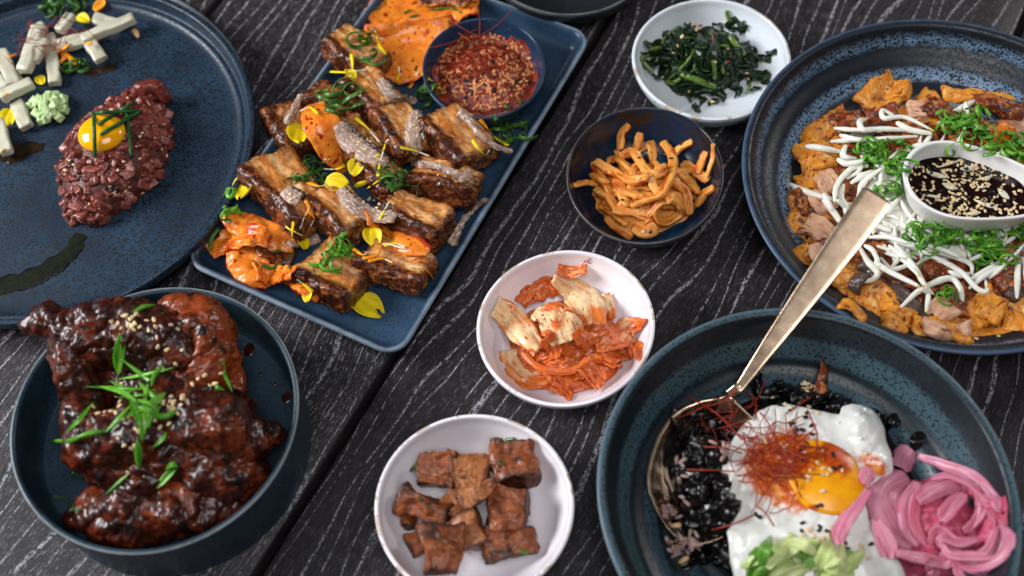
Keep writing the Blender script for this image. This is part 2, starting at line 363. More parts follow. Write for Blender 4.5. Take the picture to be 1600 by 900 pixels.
def mk_metal():
    s = NT('brushed_champagne_steel'); u = s.uvw(rnd=False); n = s.noise(u, 1.2, 4, .7)
    return s.out(s.ramp(n, [(190, 160, 134), (210, 184, 158)]), s.math('ADD', .2, s.math('MULTIPLY', n, .12)), .5, s.bump(s.noise(s.uvw((6, 6, 60), False), 1., 3), .05, .02), metal=1)
M_['spoon'] = mk_metal()
# ---------------------------------------------------------------- table
A0 = P(400, 900); A1 = P(960, 12); gd = unit(A1 - A0); gn = np.array([gd[1], -gd[0], 0.])   # grain direction, across
table = empty('wooden_table', (0, 0, 0), 'black limed oak tabletop with white filled grain lying under all the dishes', None, None, 'structure')
cen = (A0 + A1) / 2; PW = 27.5; gap = .5
for k, den in ((-2, .5), (-1, .85), (0, .28), (1, .2)):
    y0 = k * PW + gap / 2; y1 = (k + 1) * PW - gap / 2; bev = .22
    nu_ = 60; us = np.linspace(-90, 90, nu_); pr = [(y0, -3), (y0, -bev), (y0 + bev * .35, -bev * .3), (y0 + bev, 0), (y0 + 2, 0), ((y0 + y1) / 2, 0), (y1 - 2, 0), (y1 - bev, 0), (y1 - bev * .35, -bev * .3), (y1, -bev), (y1, -3)]
    V = np.array([[cen + gd * u + gn * y + np.array([0, 0, z]) for y, z in pr] for u in us]).reshape(-1, 3); F = gridF(nu_, len(pr))
    uv = np.array([[(u + k * 61.3, y + .5 * math.sin(u * .05) * 0, k + z * .02) for y, z in pr] for u in us]).reshape(-1, 3)
    d = np.array([[den if k != -1 else .5 + .5 * smooth(-20, -1, y) for y, z in pr] for u in us]).ravel()
    child('plank', V, F[:, ::-1], M_['wood'], table, uvw=uv, attrs={'den': d, 'lime': np.array([[1. if z > -.05 else 0. for y, z in pr] for u in us]).ravel()})
s_ = NT('dark_void'); s_.out((8, 8, 9), .9)
fl = put('floor', [(-150, -100, -75), (200, -100, -75), (200, 250, -75), (-150, 250, -75)], np.array([[0, 1, 2, 3]]), s_.m, kind='structure', label='dark floor below the table')
REG['table'] = []; reg('table', np.array([(-150, -100, 0), (200, -100, 0), (200, 250, 0), (-150, 250, 0)], float), np.array([[0, 1, 2, 3]]))
# ---------------------------------------------------------------- crockery
def vessel(name, pts, zr, prof, mat, dish, label, cat='bowl', c0=None, base=0., K=2, n=200, ringfn=None, rimband=.06, lam=.6, ell=False, **kw):
    c, f = fourier_rim(pts, base + zr, c0, K, lam, ell); t = np.linspace(0, 1, 4); pr = []
    prof = catmull([(r, 0, z) for r, z in prof], 90)[:, [0, 2]]; pr = prof.copy()
    V, F = lathe(pr, f, (c[0], c[1], base), n, **kw)
    rr = np.repeat(pr[:, 0], n); zz = np.repeat(pr[:, 1], n); side = np.repeat(np.arange(len(pr)) > len(pr) / 2, n)
    m = smooth(1 - rimband, 1., rr) * smooth(zr - .5, zr - .08, zz)
    lg = ringfn(rr, zz, V) if ringfn is not None else 0 * m
    o = put(name, V, F, mat, label=label, cat=cat, attrs={'m': m, 'lg': lg}, dish=dish)
    return o, c, f
SMALL = [(0, 0), (.25, 0), (.45, 0), (.5, .2), (.7, .75), (.88, 1.7), (.98, 2.8), (1.0, 3.3), (.985, 3.42), (.955, 3.36), (.92, 2.7), (.8, 1.5), (.62, .85), (.35, .58), (.15, .55), (0, .55)]
vessel('small_bowl', [(741.5, 529), (917, 392), (1024, 504), (800, 417), (985, 425), (760, 465), (775, 590), (1000, 575)], 3.4, SMALL, M_['white'], 'kim', 'white glazed side bowl with tan worn rim holding the pale and orange kimchi', wob=.06, seed=1)
KIM = None
vessel('small_bowl', [(583, 790), (748, 650), (897, 785), (640, 680), (850, 680), (600, 850), (885, 845)], 3.4, SMALL, M_['white'], 'tof', 'white glazed side bowl holding brown braised tofu chunks', wob=.06, seed=2.5)
vessel('small_bowl', [(984, 80), (1233, 85), (1010, 35), (1050, 8), (1180, 15), (1215, 40), (1000, 125), (1108, -2)], 3.4, SMALL, M_['cool'], 'spi', 'greyish white side bowl holding dark green seasoned spinach', wob=.05, seed=.5)
RAD = [(0, 0), (.25, 0), (.45, 0), (.5, .25), (.72, .8), (.9, 1.9), (.985, 3.0), (1.0, 3.35), (.99, 3.42), (.965, 3.36), (.93, 2.7), (.8, 1.4), (.6, .75), (.35, .5), (.15, .48), (0, .48)]
vessel('small_bowl', [(884, 269), (1003, 167), (1130.5, 267), (930, 193), (1075, 183), (905, 330), (1110, 330), (1012, 384)], 3.4, RAD, M_['radb'], 'rad', 'dark side bowl with glossy blue inside holding orange radish strips', wob=.05, seed=2, rimband=.035,
       ringfn=lambda r, z, V: smooth(.95, .3, r) * .4 + .5 * smooth(7.5, 11.5, V[:, 0]) * smooth(.95, .5, r))
# flat plate with upright lip, and the plate stacked below it
def flat(h, fl, wall=.03, foot=.93):
    return [(0, 0), (.4, 0), (foot - .02, 0), (foot, .08), (.985, h * .45), (1.0, h - .25), (.998, h), (.985, h + .06), (.97, h), (.962, h - .3), (.95, h * .55), (.925, fl + .22), (.88, fl + .02), (.7, fl), (.4, fl), (0, fl)]
PL1 = [(290, 0), (398, 160), (393, 200), (324, 348), (207, 452), (155, 476), (69, 493), (0, 497), (365, 90)]
vessel('large_plate', PL1, 2.2, flat(1.7, .7), M_['plate'], 'pl1', 'large blue speckled round plate with low lip under the steak tartare', 'plate', K=2, base=.8, lam=2)
vessel('large_plate', PL1, .9, [(0, 0), (.5, 0), (.93, 0), (.985, .5), (1.0, .9), (.985, .92), (.95, .6), (.5, .5), (0, .5)], M_['plate'], 'pl0', 'lower blue plate mostly hidden beneath the tartare plate', 'plate', K=2, lam=2)
vessel('deep_plate', [(15, 675), (51, 563), (158, 481), (256, 449), (358, 463), (429, 517), (468, 604), (455, 685), (409, 767), (327, 834), (225, 869), (128, 854), (56, 793)], 5.2, flat(5.1, 1.7, foot=.975), M_['bowl'], 'chk', 'straight sided dark blue dish holding the sticky glazed chicken', 'dish', rimband=.03)
def ripple(prof, amp, k):
    p = catmull([(r, 0, z) for r, z in prof], 90)[:, [0, 2]]; n = len(p); i = np.arange(n)
    inn = smooth(n * .56, n * .62, i) * smooth(n * .97, n * .8, i); p[:, 1] += amp * np.sin(p[:, 0] * k) * inn; return [tuple(q) for q in p]
BIB = [(0, 0), (.25, 0), (.4, 0), (.45, .35), (.75, 2.1), (.94, 4.4), (.995, 5.7), (1., 5.95), (.985, 6.03), (.955, 5.95), (.935, 5.4), (.89, 4.2), (.8, 2.9), (.68, 1.9), (.55, 1.3), (.4, 1.05), (.2, 1.0), (0, 1.0)]
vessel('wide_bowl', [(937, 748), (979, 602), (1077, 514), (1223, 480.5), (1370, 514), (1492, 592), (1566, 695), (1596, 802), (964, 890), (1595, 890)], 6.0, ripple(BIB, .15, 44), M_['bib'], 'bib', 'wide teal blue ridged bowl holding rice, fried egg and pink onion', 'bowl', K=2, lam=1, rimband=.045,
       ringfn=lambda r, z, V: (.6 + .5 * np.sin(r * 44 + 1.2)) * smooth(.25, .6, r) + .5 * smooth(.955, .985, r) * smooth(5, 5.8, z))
PAN = [(0, 0), (.25, 0), (.5, 0), (.55, .3), (.8, 1.7), (.95, 3.2), (.995, 4.2), (1., 4.45), (.985, 4.53), (.955, 4.42), (.92, 3.7), (.84, 2.7), (.74, 1.95), (.62, 1.5), (.45, 1.32), (.2, 1.3), (0, 1.3)]
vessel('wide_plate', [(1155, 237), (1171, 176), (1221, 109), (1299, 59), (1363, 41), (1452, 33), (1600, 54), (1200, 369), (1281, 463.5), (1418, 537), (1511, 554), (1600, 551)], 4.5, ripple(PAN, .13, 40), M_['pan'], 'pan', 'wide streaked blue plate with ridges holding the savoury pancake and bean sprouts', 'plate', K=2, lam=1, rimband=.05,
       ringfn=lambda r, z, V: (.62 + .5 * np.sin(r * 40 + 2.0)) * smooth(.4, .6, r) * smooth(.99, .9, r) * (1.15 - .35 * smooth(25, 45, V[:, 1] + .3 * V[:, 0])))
vessel('dark_bowl', [(800, 0), (835, 16), (890, 24), (940, 18), (975, 3)], 3.0, [(0, 0), (.4, 0), (.6, .1), (.9, 1.4), (1, 3.0), (.985, 3.05), (.96, 2.9), (.85, 1.3), (.5, .6), (0, .5)], M_['topb'], 'topb', 'dark glazed bowl cut off by the top of the picture', c0=tuple(P(885, -75, 3)[:2]), K=2)
# rectangular platter
def rrect(a, b, r, n=160):
    "n points round a rounded rectangle of half sizes a,b"
    per = []; r = max(min(r, a, b), 1e-3)
    for cx, cy, t0 in ((a - r, b - r, 0), (-a + r, b - r, 90), (-a + r, -b + r, 180), (a - r, -b + r, 270)):
        for t in np.linspace(t0, t0 + 90, n // 4): t = math.radians(t); per.append((cx + r * math.cos(t), cy + r * math.sin(t)))
    return np.array(per)
q0, q1, q2 = P(284, 409, 1.9), P(622, 560, 1.9), P(927, 53, 1.9)
ex = unit(q2 - q1); L_ = np.linalg.norm(q2 - q1); W_ = abs(np.cross(ex, q0 - q1)[2]); ey = np.cross([0, 0, 1.], ex); pc = q1 + ex * L_ / 2 + ey * W_ / 2; pc[2] = 0
PLAT = [(1.6, 0), (1.2, 0), (1.1, .15), (.35, .9), (.02, 1.65), (0, 1.82), (.1, 1.92), (.3, 1.9), (.45, 1.75), (.62, 1.2), (.95, .78), (1.5, .62), (2.4, .58)]
pr = catmull([(d, 0, z) for d, z in PLAT], 44)[:, [0, 2]]; loops = []
for d, z in pr: loops.append(np.c_[rrect(L_ / 2 - d, W_ / 2 - d, max(1.5 - d, .35)), np.full(160, z)])
last = loops[-1]
for k in (.8, .5, .2, .01): q = last.copy(); q[:, :2] *= k; loops.append(q)
loops.insert(0, loops[0] * [.01, .01, 1]); G = np.array(loops); Vl = G.reshape(-1, 3)
V = pc + Vl[:, :1] * ex + Vl[:, 1:2] * ey + Vl[:, 2:] * np.array([0, 0, 1.]); dd = np.concatenate([[2], pr[:, 0], [3, 3, 3, 3]])
mm = np.repeat(smooth(.5, .15, dd), 160) * smooth(1.2, 1.7, V[:, 2])
put('platter', V, gridF(len(G), 160, False, True)[:, ::-1], M_['platter'], label='rectangular slate blue platter holding the pork belly slices', cat='platter', attrs={'m': mm * .85, 'lg': mm * 0}, dish='plt')
RAM = [(0, .0), (.3, 0), (.6, 0), (.68, .15), (.9, 1.1), (.985, 2.1), (1., 2.5), (.99, 2.6), (.96, 2.55), (.93, 2.0), (.86, 1.1), (.65, .55), (.3, .45), (0, .45)]
vessel('dipping_dish', [(659, 112), (750, 27), (853, 90), (690, 50), (820, 48), (690, 160), (760, 188), (830, 150)], 2.6, RAM, M_['ramekin'], 'plt', 'small round blue dish of red bean paste set on the platter', 'dish', base=.6, K=2, rimband=.04)
# sauce bowl: pointed oval
RAMW = [(0, 0), (.3, 0), (.62, 0), (.7, .12), (.86, 1.0), (.965, 2.2), (1., 2.75), (.985, 2.86), (.95, 2.85), (.93, 2.75), (.89, 2.1), (.75, .9), (.5, .45), (.2, .4), (0, .4)]
SB = [(1395, 262), (1396, 240), (1420, 226), (1456, 219), (1505, 224), (1560, 248), (1600, 276), (1640, 312), (1642, 330), (1600, 326), (1558, 339), (1511, 346), (1464, 341), (1425, 322), (1404, 295)]
# spoon
neck = P(1158, 603, 3.7); rimp = P(1243, 484, 6.25); zs = np.linspace(6, 16, 200)
sl = (rimp[2] - neck[2]) / np.linalg.norm((rimp - neck)[:2]); z_end = min(zs, key=lambda z: abs((P(1374, 303, z)[2] - rimp[2]) / np.linalg.norm((P(1374, 303, z) - rimp)[:2]) - sl)); hend = P(1374, 303, z_end)
spoon = empty('spoon', tuple(neck), 'long champagne metal spoon resting across the bowl rim with its bowl in the dark rice', 'spoon')
n0 = P(1140, 616, 3.35); side = unit(np.cross(hend - neck, [0, 0, 1.])); upv = unit(np.cross(side, hend - neck))
V, F, _ = sweep([n0 + [0, 0, -.05], neck * .6 + n0 * .4 + [0, 0, .12], neck + upv * .1, neck * .6 + rimp * .4 + upv * .1, rimp, rimp * .5 + hend * .5, hend], [.3, .27, .26, .31, .43, .60, .76, .92, 1.0], [.2, .17, .15, .13, .12, .12, .11, .11, .11], n=420, up=upv, cap=.15, xs=rrect(1, 1, .4, 48))
child('handle', V, F, M_['spoon'], spoon)
tipp = P(1072, 852, 2.5); ax_ = tipp - n0; Ls = np.linalg.norm(ax_); ax_ = ax_ / Ls; sd = unit(np.cross(ax_, [0, 0, 1.])); un = np.cross(sd, ax_)
us = np.concatenate([[0], np.linspace(.02, .98, 40), [1.]]); hw = np.interp(us, [0, .04, .09, .17, .255, .4, .52, .65, .75, .86, .94, 1], [.012, .05, .15, .25, .315, .355, .36, .35, .31, .22, .13, .0]) * Ls
vs = np.linspace(-1, 1, 25); G = np.array([[n0 + ax_ * u * Ls + sd * h * v - un * (1.1 * (1 - v * v) * min(1, h / 2.3) - .0) for v in vs] for u, h in zip(us, hw)])
G2 = G.copy(); Nn = vnormals(G.reshape(-1, 3), gridF(*G.shape[:2])).reshape(G.shape)
V, F = sheet(G, .14); child('spoon_bowl', V, F, M_['spoon'], spoon)
# ---------------------------------------------------------------- food materials
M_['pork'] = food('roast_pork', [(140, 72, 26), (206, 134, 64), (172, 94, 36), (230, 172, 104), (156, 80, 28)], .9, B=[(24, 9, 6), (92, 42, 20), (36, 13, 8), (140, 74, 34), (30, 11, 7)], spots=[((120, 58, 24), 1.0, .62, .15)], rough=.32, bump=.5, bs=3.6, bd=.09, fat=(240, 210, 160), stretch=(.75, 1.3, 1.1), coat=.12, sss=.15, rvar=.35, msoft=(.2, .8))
M_['orange'] = food('seasoned_orange_slice', [(196, 84, 20), (232, 140, 44), (222, 112, 30), (240, 164, 70)], .8, B=[(150, 34, 12), (196, 60, 20), (120, 26, 10)], spots=[((150, 30, 12), 2.3, .62, .05), ((110, 22, 10), 6., .68, .04)], rough=.3, bump=.35, bs=2.5, sss=.3, srad=(1, .5, .2), coat=.1)
M_['mush'] = food('sugared_mushroom', [(110, 82, 68), (168, 136, 118), (140, 110, 92)], 1.5, B=[(60, 40, 34), (92, 66, 54)], spots=[((212, 198, 186), 5.5, .56, .04)], rough=.45, bump=.6, bs=6., stretch=(.6, 2, 1), sss=.1)
M_['scal'] = food('green_scallion', [(44, 98, 22), (84, 146, 36), (132, 178, 66)], 1.3, rough=.28, bump=.2, sss=.2, srad=(.4, 1, .2), stretch=(.3, 3, 1))
M_['scald'] = food('dark_scallion', [(28, 60, 18), (58, 96, 32), (94, 128, 50)], 1.3, rough=.3, bump=.2, sss=.15, srad=(.4, 1, .2))
M_['chive'] = food('green_chive', [(20, 70, 34), (38, 98, 48)], 2, rough=.35, bump=.2)
M_['yel'] = food('yellow_petal', [(226, 178, 8), (244, 214, 20), (236, 196, 12)], 1.5, rough=.5, bump=.25, bs=6, sss=.3, srad=(1, .8, .1), stretch=(.4, 3, 1))
M_['ora'] = food('orange_petal', [(226, 120, 10), (246, 166, 16)], 1.5, rough=.5, bump=.2, sss=.3, srad=(1, .6, .1))
M_['stemw'] = plain('pale_petal_base', (214, 206, 170), (236, 232, 214), rough=.5, bump=.1)
M_['chicken'] = food('sticky_glazed_chicken', [(20, 6, 4), (64, 21, 8), (34, 10, 5), (98, 36, 12), (24, 8, 5)], .8, B=[(92, 32, 10), (134, 56, 18), (62, 20, 7)], spots=[((20, 7, 5), .9, .5, .2)], rough=.42, bump=.45, bs=2.0, bd=.14, coat=.38, spec=.2, rvar=.15, crough=.12)
M_['sauce_drop'] = plain('dark_red_sauce', (26, 8, 6), (52, 14, 8), rough=.08, coat=.5, bump=.05)
M_['seed'] = food('toasted_sesame', [(206, 172, 124), (234, 208, 164)], 6, rough=.4, bump=.15)
M_['bseed'] = plain('black_sesame', (14, 12, 14), (30, 28, 30), rough=.3)
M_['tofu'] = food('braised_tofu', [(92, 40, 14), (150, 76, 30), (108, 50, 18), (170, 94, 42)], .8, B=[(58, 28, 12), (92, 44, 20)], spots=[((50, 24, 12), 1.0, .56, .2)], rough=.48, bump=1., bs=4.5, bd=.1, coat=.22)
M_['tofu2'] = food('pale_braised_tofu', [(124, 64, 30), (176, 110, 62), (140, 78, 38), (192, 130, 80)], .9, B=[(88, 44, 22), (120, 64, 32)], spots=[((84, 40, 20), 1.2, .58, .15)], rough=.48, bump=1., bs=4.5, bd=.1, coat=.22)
M_['kimw'] = food('pale_cabbage_stalk', [(226, 168, 108), (240, 208, 164), (232, 186, 130)], .8, B=[(206, 96, 34), (226, 130, 60), (190, 76, 26)], spots=[((196, 84, 30), 3., .64, .05), ((160, 50, 20), 7., .68, .03)], rough=.25, bump=.35, bs=2.2, sss=.35, srad=(1, .6, .35), stretch=(.4, 2.2, 1), coat=.2, sscale=.4)
M_['kimo'] = food('orange_kimchi_leaf', [(186, 64, 18), (222, 116, 48), (204, 86, 26), (232, 146, 80)], 1.1, B=[(232, 180, 126), (240, 206, 164)], spots=[((150, 38, 18), 3., .6, .06)], rough=.25, bump=.5, bs=2.6, sss=.3, srad=(1, .5, .25), stretch=(.5, 2.4, 1), coat=.25, sscale=.3)
M_['radish'] = food('seasoned_radish', [(204, 110, 30), (236, 168, 84), (218, 130, 44), (240, 182, 100)], .7, spots=[((184, 76, 20), 1.3, .56, .12), ((150, 36, 12), 5., .7, .03)], rough=.42, bump=.8, bs=4., sss=.3, srad=(1, .55, .2), stretch=(.5, 2, 1), coat=.1)
M_['spin'] = food('seasoned_spinach', [(8, 22, 9), (22, 46, 18), (12, 30, 12), (38, 68, 24)], 1.5, rough=.3, bump=.5, bs=3., coat=.08, sss=.08, srad=(.4, 1, .2))
M_['spinst'] = food('spinach_stem', [(52, 80, 26), (100, 126, 50), (70, 98, 34)], 1.2, rough=.25, bump=.3, sss=.15, stretch=(.3, 3, 1), coat=.2)
M_['sprout'] = food('bean_sprout', [(214, 210, 190), (238, 236, 226), (228, 224, 208)], .7, B=[(206, 190, 110), (226, 206, 120)], rough=.25, bump=.15, bs=2, sss=.5, srad=(1, .9, .7), coat=.25, sscale=.3, stretch=(.3, 1, 1))
M_['pcy'] = food('fried_egg_batter', [(176, 96, 22), (226, 154, 52), (200, 118, 32), (238, 190, 104)], .8, B=[(96, 36, 14), (150, 66, 24)], spots=[((120, 46, 18), 1.8, .57, .1), ((176, 64, 20), 4., .62, .06)], rough=.36, bump=.8, bs=2.6, bd=.12, sss=.15, coat=.12)
M_['pcr'] = food('red_brown_filling', [(84, 30, 14), (150, 64, 24), (60, 24, 14), (190, 104, 46), (104, 44, 20)], 1.3, B=[(176, 96, 22), (226, 150, 50), (196, 112, 30)], spots=[((40, 22, 16), 1.9, .58, .08), ((214, 150, 96), 2.4, .66, .05)], rough=.3, bump=.9, bs=3., bd=.14, coat=.25)
M_['pcm'] = food('pale_meat_slice', [(166, 110, 84), (214, 168, 136), (188, 134, 104)], 1., B=[(112, 62, 44), (150, 92, 66)], spots=[((120, 50, 30), 2., .62, .08)], rough=.38, bump=.5, bs=3., stretch=(.5, 2, 1), sss=.15)
M_['pcd'] = food('dark_mushroom_strip', [(46, 36, 34), (84, 66, 58), (60, 48, 44)], 1.3, rough=.3, bump=.5, bs=4., stretch=(.4, 3, 1), coat=.2)
M_['soy'] = plain('soy_sauce', (16, 7, 5), (34, 13, 8), rough=.07, coat=.4, bump=.02)
M_['garlic'] = food('pale_scallion_slice', [(200, 196, 170), (226, 222, 206)], 1., B=[(150, 170, 110), (190, 196, 150)], rough=.2, sss=.3, srad=(1, .9, .7), bump=.1)
M_['eggw'] = food('fried_egg_white', [(214, 213, 208), (228, 227, 222), (221, 219, 213)], .7, B=[(222, 130, 40), (206, 90, 24), (232, 170, 90)], rough=.26, bump=.28, bs=1.8, bd=.1, sss=.45, srad=(1, .95, .9), coat=.6, msoft=(.35, .75))
M_['yolk'] = food('runny_yolk', [(222, 130, 8), (238, 164, 14), (228, 146, 10)], .8, B=[(150, 44, 8), (196, 80, 10), (120, 30, 6)], rough=.24, bump=.15, sss=.25, srad=(1, .6, .1), coat=.15, msoft=(.3, .75))
M_['tyolk'] = plain('raw_yolk', (238, 160, 4), (246, 178, 10), rough=.1, sss=.3, srad=(1, .6, .1), coat=.5, bump=.05)
M_['black'] = food('black_sauced_greens', [(5, 4, 5), (16, 12, 12), (8, 6, 7), (28, 20, 18)], 1.2, spec=.3, spots=[((52, 40, 38), 2.2, .68, .06)], rough=.2, bump=.5, bs=1.5, bd=.16, coat=.2, rvar=.3)
M_['rice'] = food('stained_rice', [(120, 92, 86), (170, 142, 134), (142, 112, 104)], 1.6, rough=.3, bump=.3, sss=.3, coat=.1)
M_['onion'] = food('pickled_pink_onion', [(186, 78, 106), (220, 134, 156), (204, 104, 130), (232, 170, 184)], .8, B=[(168, 52, 84), (196, 84, 112)], rough=.38, bump=.25, bs=2., sss=.6, srad=(1, .5, .55), stretch=(.25, 3.5, 1), coat=.06, spec=.35, sscale=.4)
M_['lett'] = food('pale_green_cabbage', [(150, 176, 92), (196, 208, 140), (214, 220, 168)], .8, B=[(78, 130, 40), (110, 156, 60)], rough=.3, bump=.4, sss=.35, srad=(.8, 1, .4), stretch=(.3, 2.5, 1))
M_['thread'] = plain('chilli_thread', (120, 26, 10), (172, 54, 20), rough=.4, bump=.1)
M_['beef'] = food('raw_beef', [(92, 42, 32), (146, 80, 68), (112, 54, 42), (176, 112, 98)], .8, B=[(84, 30, 26), (118, 50, 40)], spots=[((206, 170, 156), 2.2, .70, .04)], rough=.3, bump=.4, bs=4., sss=.2, srad=(1, .3, .25), coat=.08)
M_['beefd'] = food('beef_binding', [(54, 22, 18), (90, 40, 32), (66, 28, 22)], 2., rough=.4, bump=.7, bs=5)
M_['pear'] = food('pear_baton', [(170, 166, 144), (204, 200, 180)], .9, B=[(150, 142, 118), (184, 176, 152)], rough=.24, bump=.25, bs=3, sss=.4, srad=(1, .9, .7), coat=.15, stretch=(.3, 2, 1))
M_['cuc'] = food('cucumber_dice', [(120, 160, 84), (190, 210, 156), (150, 184, 112)], 1.3, rough=.25, bump=.25, sss=.35, srad=(.8, 1, .6), coat=.15)
M_['nut'] = plain('pine_nut', (206, 160, 112), (226, 186, 140), rough=.4, sss=.2)
M_['oil'] = plain('dark_green_oil_smear', (14, 18, 12), (26, 30, 16), sc=2., rough=.3, bump=.1)
M_['oilb'] = plain('brown_sauce_smear', (22, 16, 10), (46, 32, 16), sc=2., rough=.25, bump=.1)
M_['paste'] = food('red_bean_paste', [(82, 22, 10), (140, 48, 24), (108, 32, 16)], 1.6, spots=[((50, 14, 8), 2.6, .6, .08)], rough=.22, bump=.8, bs=4.5, bd=.1, coat=.35)
M_['grain'] = food('paste_coated_grain', [(150, 66, 30), (212, 146, 92), (186, 100, 52), (130, 46, 20)], 1.5, rough=.25, bump=.2, sss=.15, coat=.3)
M_['bean'] = plain('black_bean', (18, 16, 20), (38, 34, 36), rough=.25)
# ---------------------------------------------------------------- food shape helpers
def cmpx(px, py, z=1.):
    return float((P(px, py, z) - CAM) @ FW) / FPX
def seat(pts, dish, lift):
    lf = lift if np.ndim(lift) else [lift] * len(pts); return np.array([hit(x, y, dish, l)[0] for (x, y), l in zip(pts, lf)])
def ez(pts, z):
    zz = z if np.ndim(z) else [z] * len(pts); return np.array([P(x, y, q) for (x, y), q in zip(pts, zz)])
def slab(e0, e1, wpx, h, z, roll=0., pitch=0., n=14, r=.35, jag=.12, js=1.2, seed=0., bend=0., taper=0.):
    "uneven block lying between two pixels; returns V, F, Q, local"
    a, b = P(*e0, z), P(*e1, z); L = np.linalg.norm(b - a); w = wpx * cmpx(*((np.array(e0) + e1) / 2), z)
    V, F, Q = rbox(L / 2, w / 2, h / 2, r, n, jag, seed, js); loc = V.copy()
    if taper: V[:, 1] *= 1 - taper * Q[:, 0]
    if bend: V[:, 2] += bend * (1 - Q[:, 0] ** 2)
    Rm = frame(b - a + np.array([0, 0, math.tan(math.radians(pitch)) * L]), (0, 0, 1)); c, s = math.cos(math.radians(roll)), math.sin(math.radians(roll))
    V[:, 1], V[:, 2] = c * V[:, 1] - s * V[:, 2], s * V[:, 1] + c * V[:, 2]
    return (a + b) / 2 + V @ Rm.T, F, Q, loc
def ribbon(C, wid, th=.08, nu=26, nv=9, curl=0., ruf=0., rs=1.2, seed=0., tilt=0., lobes=0., pleat=0., pf=7.):
    "broad thin leaf or slice along a centre line of points C; wid in cm (number or list)"
    C = catmull(C, nu); t = np.linspace(0, 1, nu); W = np.interp(t, np.linspace(0, 1, len(wid)), wid) if np.ndim(wid) else np.full(nu, float(wid))
    T = unit(np.gradient(C, axis=0)); B = unit(np.cross(T, [0, 0, 1.])); N = np.cross(B, T); v = np.linspace(-1, 1, nv); tl = math.radians(tilt)
    B2 = B * math.cos(tl) + N * math.sin(tl); N2 = N * math.cos(tl) - B * math.sin(tl)
    G = C[:, None] + B2[:, None] * (v[None, :, None] * W[:, None, None]) + N2[:, None] * (curl * (v ** 2)[None, :, None] * W[:, None, None])
    if pleat:
        ph = pn(np.stack([t * 3 + seed, t * 0, t * 0 + seed], 1)) * 3
        G = G + N2[:, None] * (pleat * np.sin(v[None] * pf + ph[:, None]) * (.3 + .7 * t[:, None]))[..., None]
    if ruf or lobes:
        p = G.reshape(-1, 3); f = fbm(p, rs, 3, seed).reshape(nu, nv); f2 = fbm(p, rs * .8, 2, seed + 5).reshape(nu, nv)
        G = G + N2[:, None] * (ruf * f * (.45 + .55 * np.abs(v)[None]))[..., None] + B2[:, None] * ((lobes + ruf * .5) * f2 * np.abs(v)[None])[..., None] + T[:, None] * (ruf * .4 * f2)[..., None]
    V, F = sheet(G, th); s = t * np.linalg.norm(np.diff(C, axis=0), axis=1).sum(); uv = np.stack([np.repeat(s[:, None], nv, 1), v[None] * W[:, None], 0 * G[..., 0]], -1).reshape(-1, 3)
    return V, F, np.vstack([uv, uv]), np.tile(np.stack([np.repeat(t[:, None], nv, 1), np.repeat(v[None], nu, 0)], -1).reshape(-1, 2), (2, 1))
def mound(pts_c, rx, ry, hgt, dish, ang=0., z0=None, nr=28, nt=96, jag=.15, js=.9, seed=0., pw=1.3, edge=.12, base=None):
    "lumpy heap whose foot follows the dish below"
    zc = base if base is not None else 1.; c = P(*pts_c, zc); k = cmpx(*pts_c, zc); rx *= k; ry *= k / .87; a = math.radians(ang)
    t = np.linspace(0, 2 * np.pi, nt, endpoint=False); r = np.linspace(0, 1, nr) ** .8; out = []
    e = 1 + edge * fbm(np.stack([np.cos(t) * 1.5, np.sin(t) * 1.5, 0 * t], 1), 1., 3, seed)
    X = (r[:, None] * (rx * np.cos(t) * e)[None]); Y = (r[:, None] * (ry * np.sin(t) * e)[None]); x = c[0] + X * math.cos(a) - Y * math.sin(a); y = c[1] + X * math.sin(a) + Y * math.cos(a)
    zf = np.array([drop(xx, yy, dish)[0] for xx, yy in zip(x.ravel(), y.ravel())]).reshape(x.shape) if z0 is None else np.full(x.shape, z0)
    zf0 = zf[0].mean(); H_ = hgt * (1 - r[:, None] ** 2) ** (1 / pw) + 0 * X; z = np.maximum(zf + .02, np.where(r[:, None] < 1, zf0 + H_, zf)); z = np.where(r[:, None] > .97, zf + .02, z)
    V = np.stack([x, y, z], -1).reshape(-1, 3); f = fbm(V, js, 3, seed, True) * jag * (1 - np.repeat(r, nt) ** 6); V[:, 2] += f; V[:, :2] += (fbm(V, js, 2, seed + 3) * jag * .7)[:, None]
    return V, gridF(nr, nt, False, True)
def blob(pts, rad, vox=.12, amp=.18, s=1.3, seed=0., ridge=True, it=2, fine=.05):
    "one lumpy body grown round a chain of points"
    parts = []
    for chain, rr in zip(pts, rad):
        C = catmull(chain, max(4, len(chain) * 5)) if len(chain) > 1 else np.array([chain[0]]); R_ = np.interp(np.linspace(0, 1, len(C)), np.linspace(0, 1, len(rr)), rr)
        for c, q in zip(C, R_):
            V, F, Q = rbox(q, q, q, q, 6); parts.append((c + unit(V) * q * (1 + .12 * fbm(V + c, 1 / q, 2, seed)[:, None]), F))
    V, F = join(parts); V, F = vremesh(V, F, vox, it); N = vnormals(V, F)
    d = amp * fbm(V, s, 4, seed, ridge) + fine * fbm(V, s * 4, 3, seed + 2, ridge); return V + N * d[:, None], F
def copyof(o, loc=None, rot=None, scale=None, label=None, dish=None):
    c = o.copy(); sc.collection.objects.link(c)
    if loc is not None: c.location = Vector(loc) * S
    if rot is not None: c.rotation_euler = rot
    if scale is not None: c.scale = (scale,) * 3 if not np.ndim(scale) else scale
    if label: c['label'] = label
    return c
def nrm_rot(n, spin):
    return (Vector(n).to_track_quat('Z', 'Y').to_matrix() @ Matrix.Rotation(spin, 3, 'Z')).to_euler()
def seedmesh(name, mat, L=.17, W=.105, H=.06):
    V, F, Q = rbox(1, 1, 1, 1, 3); V = unit(Q); V = V * [L, W, H]; V[:, 1] *= 1 - .35 * V[:, 0] / L
    return mesh(name, V * S, F, mat, {'uvw': V})
